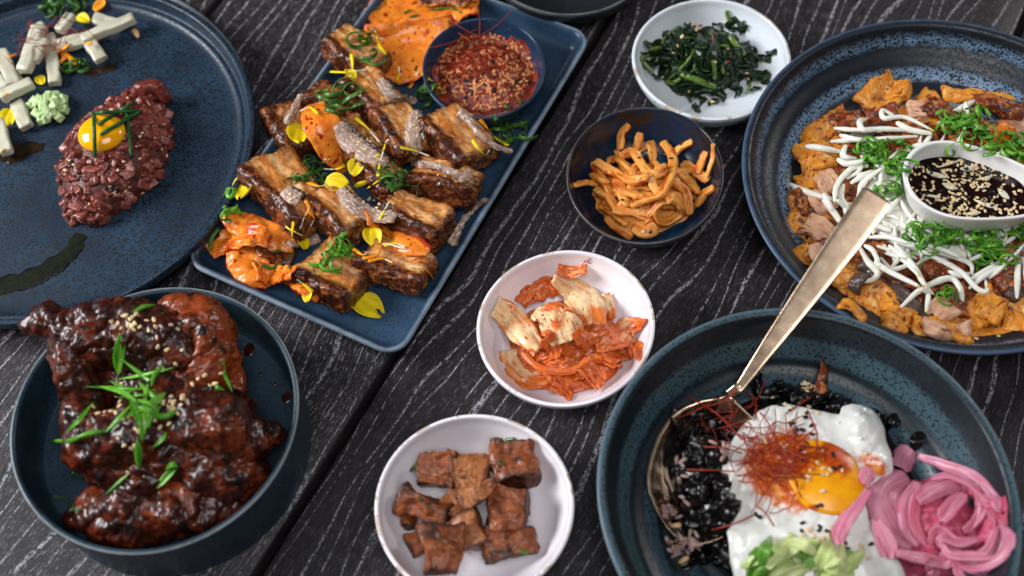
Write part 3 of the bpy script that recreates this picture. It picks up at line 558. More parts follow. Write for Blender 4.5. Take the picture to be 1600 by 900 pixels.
SEED = {'sesame_seed': seedmesh('sesame_seed', M_['seed']), 'black_sesame_seed': seedmesh('black_sesame_seed', M_['bseed']), 'barley_grain': seedmesh('barley_grain', M_['grain'], .27, .12, .1), 'pine_nut': seedmesh('pine_nut', M_['nut'], .42, .2, .17), 'black_bean_bit': seedmesh('black_bean_bit', M_['bean'], .2, .15, .1), 'rice_grain': seedmesh('rice_grain', M_['rice'], .32, .12, .11)}
def seed_at(kind, p, n, dish_label, group, cat='seed', sc_=1., parent=None):
    o = bpy.data.objects.new(kind, SEED[kind]); sc.collection.objects.link(o)
    p = np.array(p); o.rotation_euler = nrm_rot(unit(n + RS.normal(size=3) * .25), RS.uniform(0, 6.28)); o.scale = (sc_ * RS.uniform(.85, 1.15),) * 3
    if parent is not None: o.parent = parent; o.location = Vector((p - ORI[parent.name]) * S)
    else: o.location = Vector(p * S); tag(o, dish_label, cat, group)
    return o
def seeds(kind, spec, dish, lab, group, up=.03, **kw):
    "spec: list of (px, py, spread px, count)"
    for x, y, sp, k in spec:
        for _ in range(k):
            p, n = hit(x + RS.normal() * sp, y + RS.normal() * sp * .8, dish, up); seed_at(kind, p, n, lab, group, **kw)
def thread(p, L, dish, lab, group, r=.028, mat='thread', ang=None, arch=.3, name='chilli_thread', cat='chilli thread', bendy=1.):
    a = RS.uniform(0, 6.28) if ang is None else ang; n = 5; pts = [np.array(p)]; up = RS.uniform(.0, arch)
    for i in range(n): a += RS.normal() * .45 * bendy; pts.append(pts[-1] + np.array([math.cos(a), math.sin(a), 0]) * L / n)
    pts = np.array(pts); pts -= (pts[2] - np.array(p))
    for i, q in enumerate(pts):
        z, _ = drop(q[0], q[1], dish); pts[i, 2] = max(z, p[2] - .8) + .05 + arch * abs(RS.normal()) * .6
    V, F, uv = sweep(pts, r, n=14, seg=5, cap=.5); return put(name, V, F, M_[mat], label=lab, cat=cat, group=group, uvw=uv)
def petal(px, py, size, ang, dish, mat='yel', lab='', group=None, cup=.5, lift=.12, aspect=.75, notch=.15, tip=None, name='flower_petal'):
    p, n = hit(px, py, dish, lift); k = cmpx(px, py, p[2]); L = size * k; nu, nv = 14, 9; t = np.linspace(0, 1, nu); v = np.linspace(-1, 1, nv)
    w = L * aspect * .5 * np.sin(np.pi * np.clip(t * .86 + .1, 0, 1)) ** .8; w[0] = .04
    a = math.radians(-ang); d = np.array([math.cos(a), math.sin(a), 0]); Rm = frame(d, unit(n * .6 + np.array([0, 0, 1.]) + RS.normal(size=3) * .25))
    x = (t[:, None] - .5) * L - notch * L * (t[:, None] > .8) * (1 - np.abs(v)[None]) * (t[:, None] - .8) * 5; y = w[:, None] * v[None]
    z = cup * (v[None] ** 2) * w[:, None] + .25 * L * (t[:, None] - .4) ** 2 * RS.choice([-1, 1.5]) + .05 * L * np.sin(v[None] * 5 + t[:, None] * 4)
    G = np.stack([x + 0 * y, y, z], -1) @ Rm.T + p; V, F = sheet(G, .035); uv = np.stack([np.repeat(t[:, None] * L, nv, 1), y, 0 * y], -1).reshape(-1, 3)
    return put(name, V, F, M_[mat], label=lab, cat='petal', group=group, uvw=np.vstack([uv, uv]))
def floret(pts, dish, mat='yel', lab='', group=None, w=.13, lift=.15, name='flower_floret'):
    "slim tubular floret: coloured ray with a pale base"
    C = seat(pts, dish, lift); o = empty(name, tuple(C[0]), lab, 'flower', group); C = catmull(C, 24)
    V, F, uv = sweep(C[:15], [w * 1.1, w, w * .6, w * .3], .05, res=1, seg=8, cap=.4); child('ray_petal', V, F, M_[mat], o, uvw=uv)
    V, F, uv = sweep(C[14:], [.05, .045, .07], res=1, seg=6, cap=.4); child('pale_base', V, F, M_['stemw'], o, uvw=uv); return o
def scurl(px, py, r, turns, dish, mat='scald', lab='', group=None, lift=.2, w=.15, tilt=.6, stretch=0.):
    p, n = hit(px, py, dish, lift); k = int(10 + turns * 12); t = np.linspace(0, 1, k); a0 = RS.uniform(0, 6.28); th = a0 + t * turns * 2 * np.pi * RS.choice([-1, 1])
    rr = r * (1 - .5 * t * RS.uniform(.3, 1.2)); Rm = frame(RS.normal(size=3) * .3 + [1, 0, 0], unit(np.array([0, 0, 1.]) + RS.normal(size=3) * tilt))
    L = np.stack([rr * np.cos(th) + stretch * (t - .5), rr * np.sin(th), (t - .5) * r * 1.1], 1) @ Rm.T; C = p + L; low = min(0, C[:, 2].min() - p[2] + .15); C[:, 2] -= low * .7
    upv = unit(C - (p + (t - .5)[:, None] * Rm[:, 2])); V, F, uv = sweep(C, w, .028, res=1, seg=8, up=upv, cap=.7)
    return put('scallion_curl', V, F, M_[mat], label=lab, cat='scallion', group=group, uvw=uv)
# ================================================================ pork belly platter
PK = [  # e0, e1, width px, height cm, z, roll, pitch, dark, label
    ((525, 62), (588, 112), 62, 1.7, 1.7, 16, 0, 0, 'pork belly slice at the top edge of the platter beside the large orange slice'),
    ((486, 148), (552, 188), 58, 1.6, 1.6, 10, 0, 1, 'dark pork belly slice under the looped scallion near the top left platter edge'),
    ((552, 128), (612, 178), 62, 1.8, 2.1, 20, 0, 0, 'golden pork belly slice between the dark top slice and the large orange slice'),
    ((438, 172), (470, 238), 56, 1.7, 1.6, 8, 0, 1, 'very dark pork belly piece at the left platter edge beside a yellow orange slice'),
    ((524, 192), (586, 256), 62, 1.7, 2.1, 18, 0, .8, 'dark crusted pork belly slice carrying the widest mushroom slice'),
    ((606, 178), (648, 242), 66, 2.0, 2.4, 20, 0, 0, 'pork belly slice just below the red paste dish with pale fat stripe'),
    ((684, 188), (742, 256), 80, 2.0, 2.4, 24, 0, 0, 'large golden pork belly slice right of centre under the thin mushroom sticks'),
    ((570, 254), (622, 300), 52, 1.6, 2.2, 10, 0, 1, 'small dark pork belly piece in the middle under shredded scallion'),
    ((646, 272), (744, 302), 58, 1.9, 2.2, 22, 0, 0, 'pork belly slice with a knobbly pale mushroom stick lying on top'),
    ((412, 258), (492, 352), 84, 2.0, 2.0, 20, 0, 0, 'large pork belly slice at the left with broad golden face and dark lower side'),
    ((502, 308), (560, 366), 72, 1.9, 2.0, 20, 0, 0, 'pork belly slice in the middle row with a curved mushroom slice at its top'),
    ((608, 322), (696, 364), 62, 1.9, 2.0, 22, 0, .25, 'pork belly slice with a charred black corner at the right edge of the pile'),
    ((486, 412), (562, 452), 88, 2.0, 1.6, 14, 0, 0, 'front pork belly slice topped by a bright green scallion nest'),
    ((572, 396), (668, 436), 70, 1.8, 1.6, 24, 0, 0, 'front right pork belly slice strewn with orange flower threads')]
for i, (a, b, w, h, z, ro, pi_, dk, lab) in enumerate(PK):
    V, F, Q, loc = slab(a, b, w, h, z, -ro * .8, pi_, 40, .35, .34, .9, i * 3.1, bend=.12, taper=RS.uniform(-.15, .2))
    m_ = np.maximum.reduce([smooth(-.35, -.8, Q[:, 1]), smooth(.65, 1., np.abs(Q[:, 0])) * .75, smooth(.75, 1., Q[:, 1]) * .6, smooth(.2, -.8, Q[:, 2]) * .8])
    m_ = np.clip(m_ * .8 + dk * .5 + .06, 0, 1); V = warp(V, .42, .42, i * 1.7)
    N = vnormals(V, F); V = V + N * ((.03 + .13 * m_) * fbm(loc, 2.4, 4, i + .5, True))[:, None]
    put('pork_belly_slice', V, F, M_['pork'], label=lab, cat='pork slice', group='pork belly slices on the platter', attrs={'m': m_, 'fat': .5 * np.exp(-((Q[:, 1] + .05 + .25 * math.sin(i * 2.) + .12 * pn(loc * .8 + i)) / .13) ** 2) + .25 * np.exp(-((Q[:, 1] - .62 + .1 * pn(loc + i)) / .12) ** 2)}, uvw=loc, dish='plt')
def oslice(name, pts, wid, lift, lab, mat='orange', group='orange seasoned slices on the platter', dish='plt', cat='vegetable slice', th=.3, seed=0., mfun=None, **kw):
    C = seat(pts, dish, lift); k = cmpx(*pts[0], C[0][2])
    if dish == 'plt' and mat == 'orange': kw = dict(kw, curl=kw.get('curl', 0) * .55, ruf=kw.get('ruf', 0) + .22, pleat=.05, pf=5, nv=17, nu=36); wid = [w * 1.2 for w in wid]; th = .2
    V, F, uv, q = ribbon(C, [w * k / 2 for w in wid], th, seed=seed, **kw)
    e = np.abs(q[:, 1]); m_ = (smooth(.65, 1., e) * .5 + .25 * pn(V * .8 + seed) + .1) if mfun is None else mfun(q, V)
    return put(name, V, F, M_[mat], label=lab, cat=cat, group=group, attrs={'m': m_}, uvw=uv, dish=dish)
oslice('kimchi_slice', [(748, 4), (690, 20), (620, 30), (580, 42)], [50, 85, 95, 50], [.6, .7, .6, .5], 'upper of the two large orange kimchi slices beside the dipping dish', seed=1, ruf=.5, curl=.12, nu=34, nv=15, lobes=.3)
oslice('kimchi_slice', [(636, 45), (640, 75), (635, 105), (612, 130)], [110, 120, 90, 30], [1., 1.0, .8, .3], 'pointed orange kimchi slice with red spots beside the dipping dish', seed=2, ruf=.45, curl=.15, nu=34, nv=15, lobes=.2)
oslice('chilli_filling', [(655, 2), (700, 0), (735, 8)], [30, 36, 24], .35, 'dark red filling on the upper large orange slice', mat='pcr', seed=3, ruf=.5)
oslice('peach_slice', [(490, 178), (505, 205), (525, 240), (545, 272)], [36, 48, 46, 20], [1.1, 1.2, .8, .4], 'yellow orange slice standing between dark pork pieces at the left', seed=4, curl=-.25, th=.35, nv=11, mfun=lambda q, V: .1 + 0 * q[:, 0])
oslice('peach_slice', [(575, 345), (605, 365), (640, 385), (672, 398)], [26, 40, 38, 14], [.7, .7, .6, .4], 'orange slice with red skin wedged between two pork slices', seed=5, curl=-.35, th=.35, mfun=lambda q, V: smooth(.2, -1., q[:, 1]) * .9)
oslice('kimchi_slice', [(360, 352), (395, 372), (430, 385), (468, 392)], [24, 44, 46, 30], [1.4, 1.5, 1.4, 1.2], 'long orange slice folded along the left end of the pork', seed=6, curl=-.3, ruf=.25, nv=11)
oslice('kimchi_slice', [(330, 402), (360, 390), (400, 380), (425, 386)], [22, 36, 36, 20], [.6, .8, .9, .8], 'reddest slice reaching towards the platter left corner', seed=7, curl=.3, ruf=.35, mfun=lambda q, V: .45 + .3 * pn(V * .8))
oslice('kimchi_slice', [(372, 398), (385, 415), (405, 435), (425, 447)], [26, 52, 50, 20], [1.1, 1.1, .9, .5], 'broad orange slice hanging over the near left corner of the pile', seed=8, curl=-.3, ruf=.3, nv=13)
oslice('kimchi_slice', [(405, 432), (430, 440), (462, 432)], [30, 34, 20], [.9, .9, .7], 'folded orange slice end lying in front of chopped greens', seed=9, curl=-.35, ruf=.2)
oslice('kimchi_slice', [(452, 442), (475, 452), (500, 470)], [16, 22, 12], [.4, .4, .3], 'narrow orange strip below the front pork slice', seed=10, curl=-.2)
oslice('kimchi_slice', [(402, 400), (430, 402), (462, 408)], [30, 48, 40], [.7, .8, .6], 'soft kimchi piece full of chopped green herbs', seed=11, ruf=.5, mat='pcr', mfun=lambda q, V: .2 + 0 * q[:, 0])
for i, (pts, w) in enumerate([([(402, 398), (418, 392)], .1), ([(410, 415), (426, 420), (436, 412)], .12), ([(425, 395), (440, 392)], .1), ([(440, 420), (455, 418)], .12), ([(395, 408), (402, 416)], .08), ([(448, 402), (460, 398)], .1), ([(672, 18), (702, 14), (722, 22)], .1), ([(640, 28), (655, 24)], .1), ([(700, 36), (728, 30)], .1), ([(648, 112), (652, 104)], .1), ([(630, 22), (642, 16)], .1)]):
    V, F, uv = sweep(seat(pts, 'plt', .1), w, .05, seg=8, rough=.04, rs=4); put('herb_piece', V, F, M_['scald'], label='chopped dark green herb piece on an orange slice', cat='herb', group='chopped herbs on the orange slices', uvw=uv)
MU = [([(532, 196), (548, 220), (575, 243), (607, 258)], [24, 40, 40, 18], 'widest curved mushroom slice on the dark crusted pork'), ([(533, 298), (550, 318), (580, 336), (620, 342)], [18, 32, 30, 22], 'curved mushroom slice on the middle row of pork'),
      ([(594, 128), (612, 146), (635, 158), (652, 162)], [14, 30, 28, 10], 'small curved mushroom slice touching the pointed orange slice'), ([(446, 300), (458, 308), (472, 314)], [26, 34, 26], 'short mushroom piece on the large left pork slice'),
      ([(652, 176), (648, 200), (650, 222), (660, 240)], [16, 30, 34, 26], 'mushroom slice crusted white on the slice below the paste dish'), ([(452, 385), (478, 380), (500, 372)], [16, 24, 20], 'mushroom slice near the green scallion nest')]
for i, (pts, w, lab) in enumerate(MU):
    oslice('mushroom_slice', pts, w, .28, lab, 'mush', 'mushroom slices on the pork', cat='mushroom', th=.28, seed=20 + i, ruf=.15, curl=-.2, mfun=lambda q, V: smooth(.1, .95, -q[:, 1]) + .1)
MST = [([(645, 262), (670, 262), (700, 270), (725, 282), (735, 272)], [.25, .24, .26, .36, .3], .35, 'knobbly pale mushroom stick lying across the pork at the right'), ([(762, 316), (745, 326), (728, 345), (716, 365), (706, 388)], [.2, .22, .22, .26, .36], .3, 'knobbly mushroom stick lying alone on the bare platter'),
       ([(718, 182), (735, 198), (755, 222), (775, 236), (802, 246)], [.34, .28, .22, .2, .2], .6, 'long thin mushroom stick leaning off the right pork slice'), ([(474, 156), (464, 176), (450, 202)], [.22, .25, .32], .6, 'twisted mushroom stick standing on the dark left pork piece')]
for i, (pts, w, lf, lab) in enumerate(MST):
    V, F, uv = sweep(seat(pts, 'plt', lf), w, n=40, seg=14, rough=.16, rs=2.6, seed=i, cap=.5); put('mushroom_stick', V, F, M_['mush'], label=lab, cat='mushroom', group='mushroom sticks on the platter', uvw=uv, attrs={'m': .2 + 0 * V[:, 0]}, dish='plt')
def nest(cx, cy, k, r, spread, dish, mat, lab, group, lo=1.2, hi=2.2, **kw):
    for _ in range(k): scurl(cx + RS.normal() * spread, cy + RS.normal() * spread * .8, r * RS.uniform(.6, 1.2), RS.uniform(lo * .5, hi * .6), dish, mat, lab, group, stretch=RS.uniform(0, 1.2), **kw)
for cx, cy, k, r, sp, mt, lab in [(525, 398, 14, .62, 13, 'scal', 'bright green scallion curl in the nest on the front pork slice'), (482, 272, 12, .62, 15, 'scald', 'thin green scallion curl on the large left pork slice'), (618, 285, 12, .6, 14, 'scald', 'dark scallion shred in the middle of the pork'), (540, 150, 10, .8, 17, 'scald', 'looped scallion strip on the dark top left pork'),
                            (796, 206, 12, .62, 14, 'scald', 'scallion curl lying on the platter below the paste dish'), (660, 152, 8, .5, 12, 'scald', 'scallion curl between the paste dish and the pork'), (576, 68, 8, .7, 11, 'scald', 'scallion loop on the edge of the large orange slice'), (352, 325, 4, .5, 9, 'scal', 'scallion strip at the left end of the platter')]:
    nest(cx, cy, k, r, sp, 'plt', mt, lab, lab.split(' in the')[0] + 's round ' + str(lab.split()[-2]) + ' ' + lab.split()[-1])
for pts, lab in [([(322, 344), (345, 348), (365, 352)], 'dark scallion strip reaching over the left platter edge'), ([(345, 362), (334, 378), (330, 396)], 'scallion strip curving down towards the left platter corner'), ([(566, 100), (590, 108), (612, 98)], 'olive scallion strip crossing below the orange slice')]:
    V, F, uv = sweep(seat(pts, 'plt', .5), .14, .04, n=24, seg=8); put('scallion_strip', V, F, M_['scald'], label=lab, cat='scallion', uvw=uv)
for x, y, s_, a, lab in [(384, 297, 40, 100, 'large yellow petal at the left edge of the pork'), (466, 213, 36, 75, 'greenish yellow petal on the dark left pork piece'), (527, 288, 32, 10, 'yellow petal on the middle pork beside the curved mushroom'), (557, 262, 28, -80, 'upright yellow petal above the curved mushroom slice'), (575, 482, 46, 30, 'single yellow petal lying on the bare platter below the pork'),
                         (583, 372, 32, 70, 'yellow petal on the orange slice with red skin'), (472, 380, 24, 60, 'small yellow petal by the scallion nest'), (690, 136, 28, 20, 'yellow petal on the rim of the paste dish'), (702, 148, 24, 60, 'second yellow petal on the rim of the paste dish, further right'), (482, 466, 18, 90, 'little yellow petal fallen below the front left pork'), (572, 290, 30, -20, 'yellow petal folded above the dark middle pork'),
                         (548, 118, 20, 60, 'yellow petal on looped scallion at the top left')]:
    petal(x, y, s_ * 1.25, a, 'plt', 'yel', lab, 'yellow petals on the platter')
FL = [([(478, 316), (484, 330), (476, 345), (470, 362)], 'ora'), ([(484, 334), (492, 345), (486, 358)], 'ora'), ([(448, 356), (462, 366), (474, 372)], 'yel'), ([(460, 350), (458, 372), (462, 388)], 'yel'), ([(552, 392), (568, 402), (575, 398)], 'ora'), ([(565, 408), (590, 402), (600, 385), (632, 392)], 'ora'), ([(678, 440), (665, 424), (640, 420)], 'ora'), ([(575, 412), (598, 408), (614, 414)], 'ora'), ([(600, 388), (618, 384), (634, 390)], 'yel'),
      ([(590, 352), (600, 335), (610, 318)], 'yel'), ([(588, 250), (600, 238), (604, 226), (609, 222)], 'yel'), ([(625, 234), (650, 240), (672, 248)], 'yel'), ([(665, 240), (664, 225), (660, 212)], 'ora'), ([(738, 222), (748, 236), (758, 246), (766, 238)], 'yel'), ([(795, 232), (775, 220), (742, 194)], 'yel'), ([(750, 190), (762, 205), (770, 214)], 'ora'), ([(556, 188), (575, 204), (594, 226)], 'yel'), ([(592, 280), (594, 262), (600, 240)], 'yel'),
      ([(550, 88), (552, 110), (548, 125)], 'yel'), ([(516, 116), (545, 117), (578, 112)], 'yel'), ([(604, 90), (592, 72), (588, 55), (580, 48)], 'yel'), ([(568, 70), (576, 60), (600, 66)], 'yel'), ([(620, 135), (624, 120), (624, 108)], 'yel'), ([(640, 142), (648, 130), (655, 116)], 'ora'), ([(660, 118), (672, 128), (680, 134)], 'yel'), ([(790, 145), (808, 145), (825, 138)], 'ora'), ([(498, 182), (485, 172), (470, 178)], 'yel'), ([(490, 460), (476, 448), (465, 440)], 'yel'), ([(480, 288), (500, 295), (512, 292)], 'ora'), ([(540, 262), (528, 268), (505, 268)], 'yel'), ([(575, 298), (590, 288), (600, 282)], 'yel')]
for i, (pts, mt) in enumerate(FL):
    where = ['left pork', 'pile centre', 'front pork', 'right pork'][min(3, (0 if pts[0][0] < 500 else 1 if pts[0][1] < 300 and pts[0][0] < 640 else 2 if pts[0][1] >= 300 else 3))]
    floret(pts, 'plt', mt, ('orange' if mt == 'ora' else 'yellow') + ' tubular flower ray with pale tip on the ' + where, ('orange' if mt == 'ora' else 'yellow') + ' rays on the ' + where, lift=.3)
seeds('sesame_seed', [(570, 225, 10, 6), (575, 320, 12, 8), (455, 310, 6, 4), (515, 245, 12, 3), (650, 200, 8, 4), (700, 272, 10, 3)], 'plt', 'pale sesame seed on the pork or mushroom', 'sesame seeds over the pork', sc_=.8)
# ---------------------------------------------------------------- paste dish
V, F = mound((757, 112), 82, 66, 1.25, 'plt', seed=5, jag=.2, js=1.2, base=2., z0=None)
V2 = V[:, 2]; paste = put('red_bean_paste', V, F, M_['paste'], label='coarse red chilli bean paste heaped in the small blue dish', cat='paste', dish='rp')
for _ in range(290):
    r_ = math.sqrt(RS.uniform(0, .92)); a = RS.uniform(0, 6.28); p, n = hit(757 + 80 * r_ * math.cos(a), 112 + 62 * r_ * math.sin(a), 'rp', .02); seed_at('barley_grain', p, unit(n + RS.normal(size=3) * .5), None, None, parent=paste, sc_=.9)
for _ in range(34):
    r_ = math.sqrt(RS.uniform(0, .85)); a = RS.uniform(0, 6.28); p, n = hit(757 + 80 * r_ * math.cos(a), 112 + 62 * r_ * math.sin(a), 'rp', .06); seed_at('black_bean_bit', p, n, None, None, parent=paste)
for _ in range(46):
    x, y = 745 + RS.normal() * 22, 95 + RS.normal() * 17; p, n = hit(x, y, 'rp', .15); thread(p, RS.uniform(1.2, 2.6), 'rp', 'fine red chilli thread tangled on the red bean paste', 'chilli threads on the bean paste', arch=.35)
for a, b in [((668, 76), (745, 45)), ((700, 30), (760, 62)), ((742, 60), (805, 10)), ((745, 5), (748, 60)), ((715, 50), (755, 75))]:
    C = np.array([P(*a, 4.0), P((a[0] + b[0]) / 2 + 3, (a[1] + b[1]) / 2 + 4, 3.9), P(*b, 3.6)]); V, F, uv = sweep(C, .03, n=20, seg=5)
    put('chilli_thread', V, F, M_['thread'], label='long chilli thread sticking out over the paste dish rim', cat='chilli thread', group='long chilli threads over the dish rim', uvw=uv)
# ================================================================ steak tartare
b0, b1 = P(128, 352, 1.5), P(236, 152, 1.5); axv = b1 - b0; LT = np.linalg.norm(axv); axn = axv / LT; sdv = np.array([axn[1], -axn[0], 0])
def tsurf(u, v):
    w = 3.45 * np.maximum(np.sin(np.pi * np.clip(u * .93 + .035, 0, 1)), .01) ** .8; h = 2.7 * np.maximum(np.sin(np.pi * np.clip(u * .93 + .035, 0, 1)), .01) ** .7
    return b0 * [1, 1, 0] + [0, 0, 1.45] + axn * u * LT + sdv * (w * np.sin(v)) + np.array([0, 0, 1]) * (h * np.cos(v))
us = np.linspace(0, 1, 60); vs = np.linspace(-np.pi / 2, np.pi / 2, 48); G = np.array([[tsurf(u, v) for v in vs] for u in us]); V = G.reshape(-1, 3); F = gridF(60, 48); N = vnormals(V, F)
if N[len(N) // 2, 2] < 0: N = -N
V = V + N * (.16 * fbm(V, 1.6, 3, 3, True))[:, None]; tart = put('steak_tartare', V, F, M_['beefd'], label='pointed oval mound of diced raw beef tartare studded with sesame', cat='tartare', dish='tar')
DM = []
for k in range(7):
    V, F, Q = rbox(RS.uniform(.3, .56), RS.uniform(.22, .36), RS.uniform(.2, .3), .1, 6, .09, k, 2.2); DM.append(mesh('beef_cube', V * S, F, M_['beef'], {'uvw': V + k * 5, 'm': np.full(len(V), RS.uniform(0, .8))}))
for _ in range(270):
    u = RS.uniform(.02, .99); v = RS.uniform(-1.5, 1.5); p = tsurf(u, v); n = unit(p - tsurf(u, 0) * [1, 1, 0] - [0, 0, .3]); o = bpy.data.objects.new('beef_cube', DM[RS.randint(7)]); sc.collection.objects.link(o)
    o.parent = tart; o.location = Vector((p + n * .05 - ORI[tart.name]) * S); o.rotation_euler = nrm_rot(unit(n + RS.normal(size=3) * .35), RS.uniform(0, 6.28)); q_ = RS.uniform(.65, 1.15); o.scale = (q_,) * 3
V, F = blob([[P(210, 150, 2.6), P(222, 138, 3.3), P(245, 138, 3.2), P(258, 152, 2.6)]], [[.4, .45, .5, .4]], amp=.12); put('beef_curl', V, F, M_['beef'], label='curled strip of beef at the top end of the tartare', cat='beef', attrs={'m': .9 + 0 * V[:, 0]}, dish='tar')
seeds('sesame_seed', [(180, 290, 34, 22), (235, 225, 18, 14), (110, 260, 10, 7), (200, 165, 22, 7)], 'tar', 'pale sesame seed stuck in the beef tartare', 'pale sesame seeds in the tartare', sc_=.9, up=.2)
seeds('black_sesame_seed', [(180, 290, 34, 24), (235, 225, 18, 14), (110, 260, 10, 6)], 'tar', 'black sesame seed stuck in the beef tartare', 'black sesame seeds in the tartare', sc_=.9, up=.2)
p, n = hit(160, 210, 'tar'); V, F, Q = rbox(1.55, 1.45, .8, .8, 16); V = unit(Q) * [1.6, 1.5, .8]; V[:, 2] = np.where(V[:, 2] < 0, V[:, 2] * .5, V[:, 2]); put('egg_yolk', V + p + [0, 0, .1], F, M_['tyolk'], label='small glossy raw yolk sitting on the beef tartare', cat='egg yolk', dish='tar')
for a, b, lab in [((149, 178), (151, 252), 'upright chive left of the yolk centre'), ((200, 168), (207, 247), 'upright chive right of the yolk'), ((213, 164), (155, 200), 'longest slanting chive over the yolk'), ((222, 178), (158, 216), 'lower slanting chive across the yolk'), ((138, 182), (218, 178), 'nearly level chive behind the yolk')]:
    C = seat([(a[0] * (1 - q) + b[0] * q, a[1] * (1 - q) + b[1] * q) for q in (0, .25, .5, .75, 1)], 'tar', .34); V, F, uv = sweep(C, .13, n=20, seg=10, cap=.15); put('chive', V, F, M_['chive'], label=lab, cat='chive', group='chives over the yolk', uvw=uv, dish='tar')
# sauce smears on the plate
def smear(pts, wid, dish, mat, lab, th=.035):
    C = np.array([hit(x, y, dish, .02)[0] for x, y in pts]); k = cmpx(*pts[0]); V, F, uv, q = ribbon(C, [w * k / 2 for w in wid], th, nu=50, nv=11, lobes=.25, rs=1.6, seed=len(pts))
    zz = C[:, 2].mean(); V[:, 2] = zz + th * .5 * (1 - q[:, 1] ** 2) * (V[:, 2] > zz) + .008; return put('sauce_smear', V, F, M_[mat], label=lab, cat='sauce', uvw=V * [1, 1, 0], dish=dish)
smear([(126, 366), (112, 392), (80, 418), (40, 438), (-10, 450)], [20, 26, 34, 34, 30], 'pl1', 'oil', 'dark green oil smear sweeping from the tartare tip to the left')
smear([(-5, 236), (20, 240), (45, 232), (68, 230)], [34, 40, 26, 14], 'pl1', 'oilb', 'short brown sauce smear below the pear batons')
smear([(132, 112), (150, 112), (182, 102)], [14, 18, 10], 'pl1', 'oilb', 'small brown sauce smear right of the garnish')
for i, (a, b, w) in enumerate([((15, 118), (28, 136), 24), ((2, 80), (22, 134), 22), ((0, 152), (52, 128), 22), ((28, 160), (42, 200), 22), ((-4, 188), (12, 240), 20), ((60, 46), (38, 112), 22), ((78, 55), (86, 132), 20), ((88, 72), (150, 58), 22), ((128, 62), (210, 28), 20), ((148, 30), (186, 40), 20), ((140, 68), (160, 94), 22), ((92, 48), (112, 24), 18), ((52, 50), (72, 40), 20), ((-6, 120), (8, 140), 18), ((70, 62), (50, 96), 20)]):
    V, F, Q, loc = slab(a, b, w, .7, 1.9 + .35 * (i % 3), RS.uniform(-15, 15), 0, 12, .18, .05, 1.5, i); V = warp(V, .15, .8, i)
    put('pear_baton', V, F, M_['pear'], label=['translucent white pear baton in the garnish at the left plate edge', 'translucent white pear baton in the garnish near the plate top'][int(a[1] < 75)], cat='pear baton', group=['pear batons at the left plate edge', 'pear batons near the plate top'][int(a[1] < 75)], attrs={'m': RS.uniform(0, .4) + 0 * V[:, 0]}, uvw=loc, dish='pl1')
CU = []
for k in range(4): V, F, Q = rbox(.29, .27, .28, .04, 5, .03, k, 3); CU.append(mesh('cucumber_dice', V * S, F, M_['cuc'], {'uvw': V}))
for i in range(26):
    r_ = math.sqrt(RS.uniform(0, 1)); a = RS.uniform(0, 6.28); x, y = 74 + 30 * r_ * math.cos(a), 165 + 26 * r_ * math.sin(a); z = 1.75 + .75 * (1 - r_) + .1; p = P(x, y, z); o = bpy.data.objects.new('cucumber_dice', CU[i % 4]); sc.collection.objects.link(o)
    o.location = Vector(p) * S; o.rotation_euler = (RS.uniform(-.5, .5), RS.uniform(-.5, .5), RS.uniform(0, 3)); tag(o, 'pale green cucumber cube in the small heap by the batons', 'cucumber', 'cucumber cubes beside the tartare')
seed_at('pine_nut', hit(214, 55, 'pl1', .18)[0], np.array([0, 0, 1.]), 'single pine nut lying on the blue plate above the tartare', None, 'nut')
for cx, cy, k, r in [(120, 108, 8, .5), (78, 14, 8, .7), (124, 10, 8, .6)]: nest(cx, cy, k, r, 9, 'pl1', 'scald', 'green scallion curl among the pear batons', 'scallion curls among the pear batons')
petal(16, 184, 34, 80, 'pl1', 'yel', 'yellow petal at the left edge of the pear batons', None); petal(130, 32, 26, 20, 'pl1', 'yel', 'yellow petal near the top of the pear batons', None); petal(66, 128, 22, 50, 'pl1', 'yel', 'yellow petal above the cucumber cubes', None); petal(158, 12, 26, -60, 'pl1', 'ora', 'orange petal at the top edge of the plate garnish', None)
for pts in [[(92, 88), (105, 80), (112, 76)], [(104, 88), (114, 98), (122, 108)], [(98, 84), (104, 96), (96, 104)], [(18, 96), (30, 90)], [(0, 154), (14, 154)], [(138, 74), (148, 74)], [(0, 242), (10, 240)]]:
    V, F, uv = sweep(seat(pts, 'pl1', .45), [.1, .2, .12], .07, seg=8); put('flower_petal', V, F, M_['ora'], label='orange petal strip on the pear batons', cat='petal', group='orange petal strips on the batons', uvw=uv)
for _ in range(16): p, n = hit(85 + RS.normal() * 22, 68 + RS.normal() * 16, 'pl1', .3); thread(p, RS.uniform(2, 3.4), 'pl1', 'dark red chilli thread looping over the pear batons', 'chilli threads on the pear batons', arch=.9, r=.025)
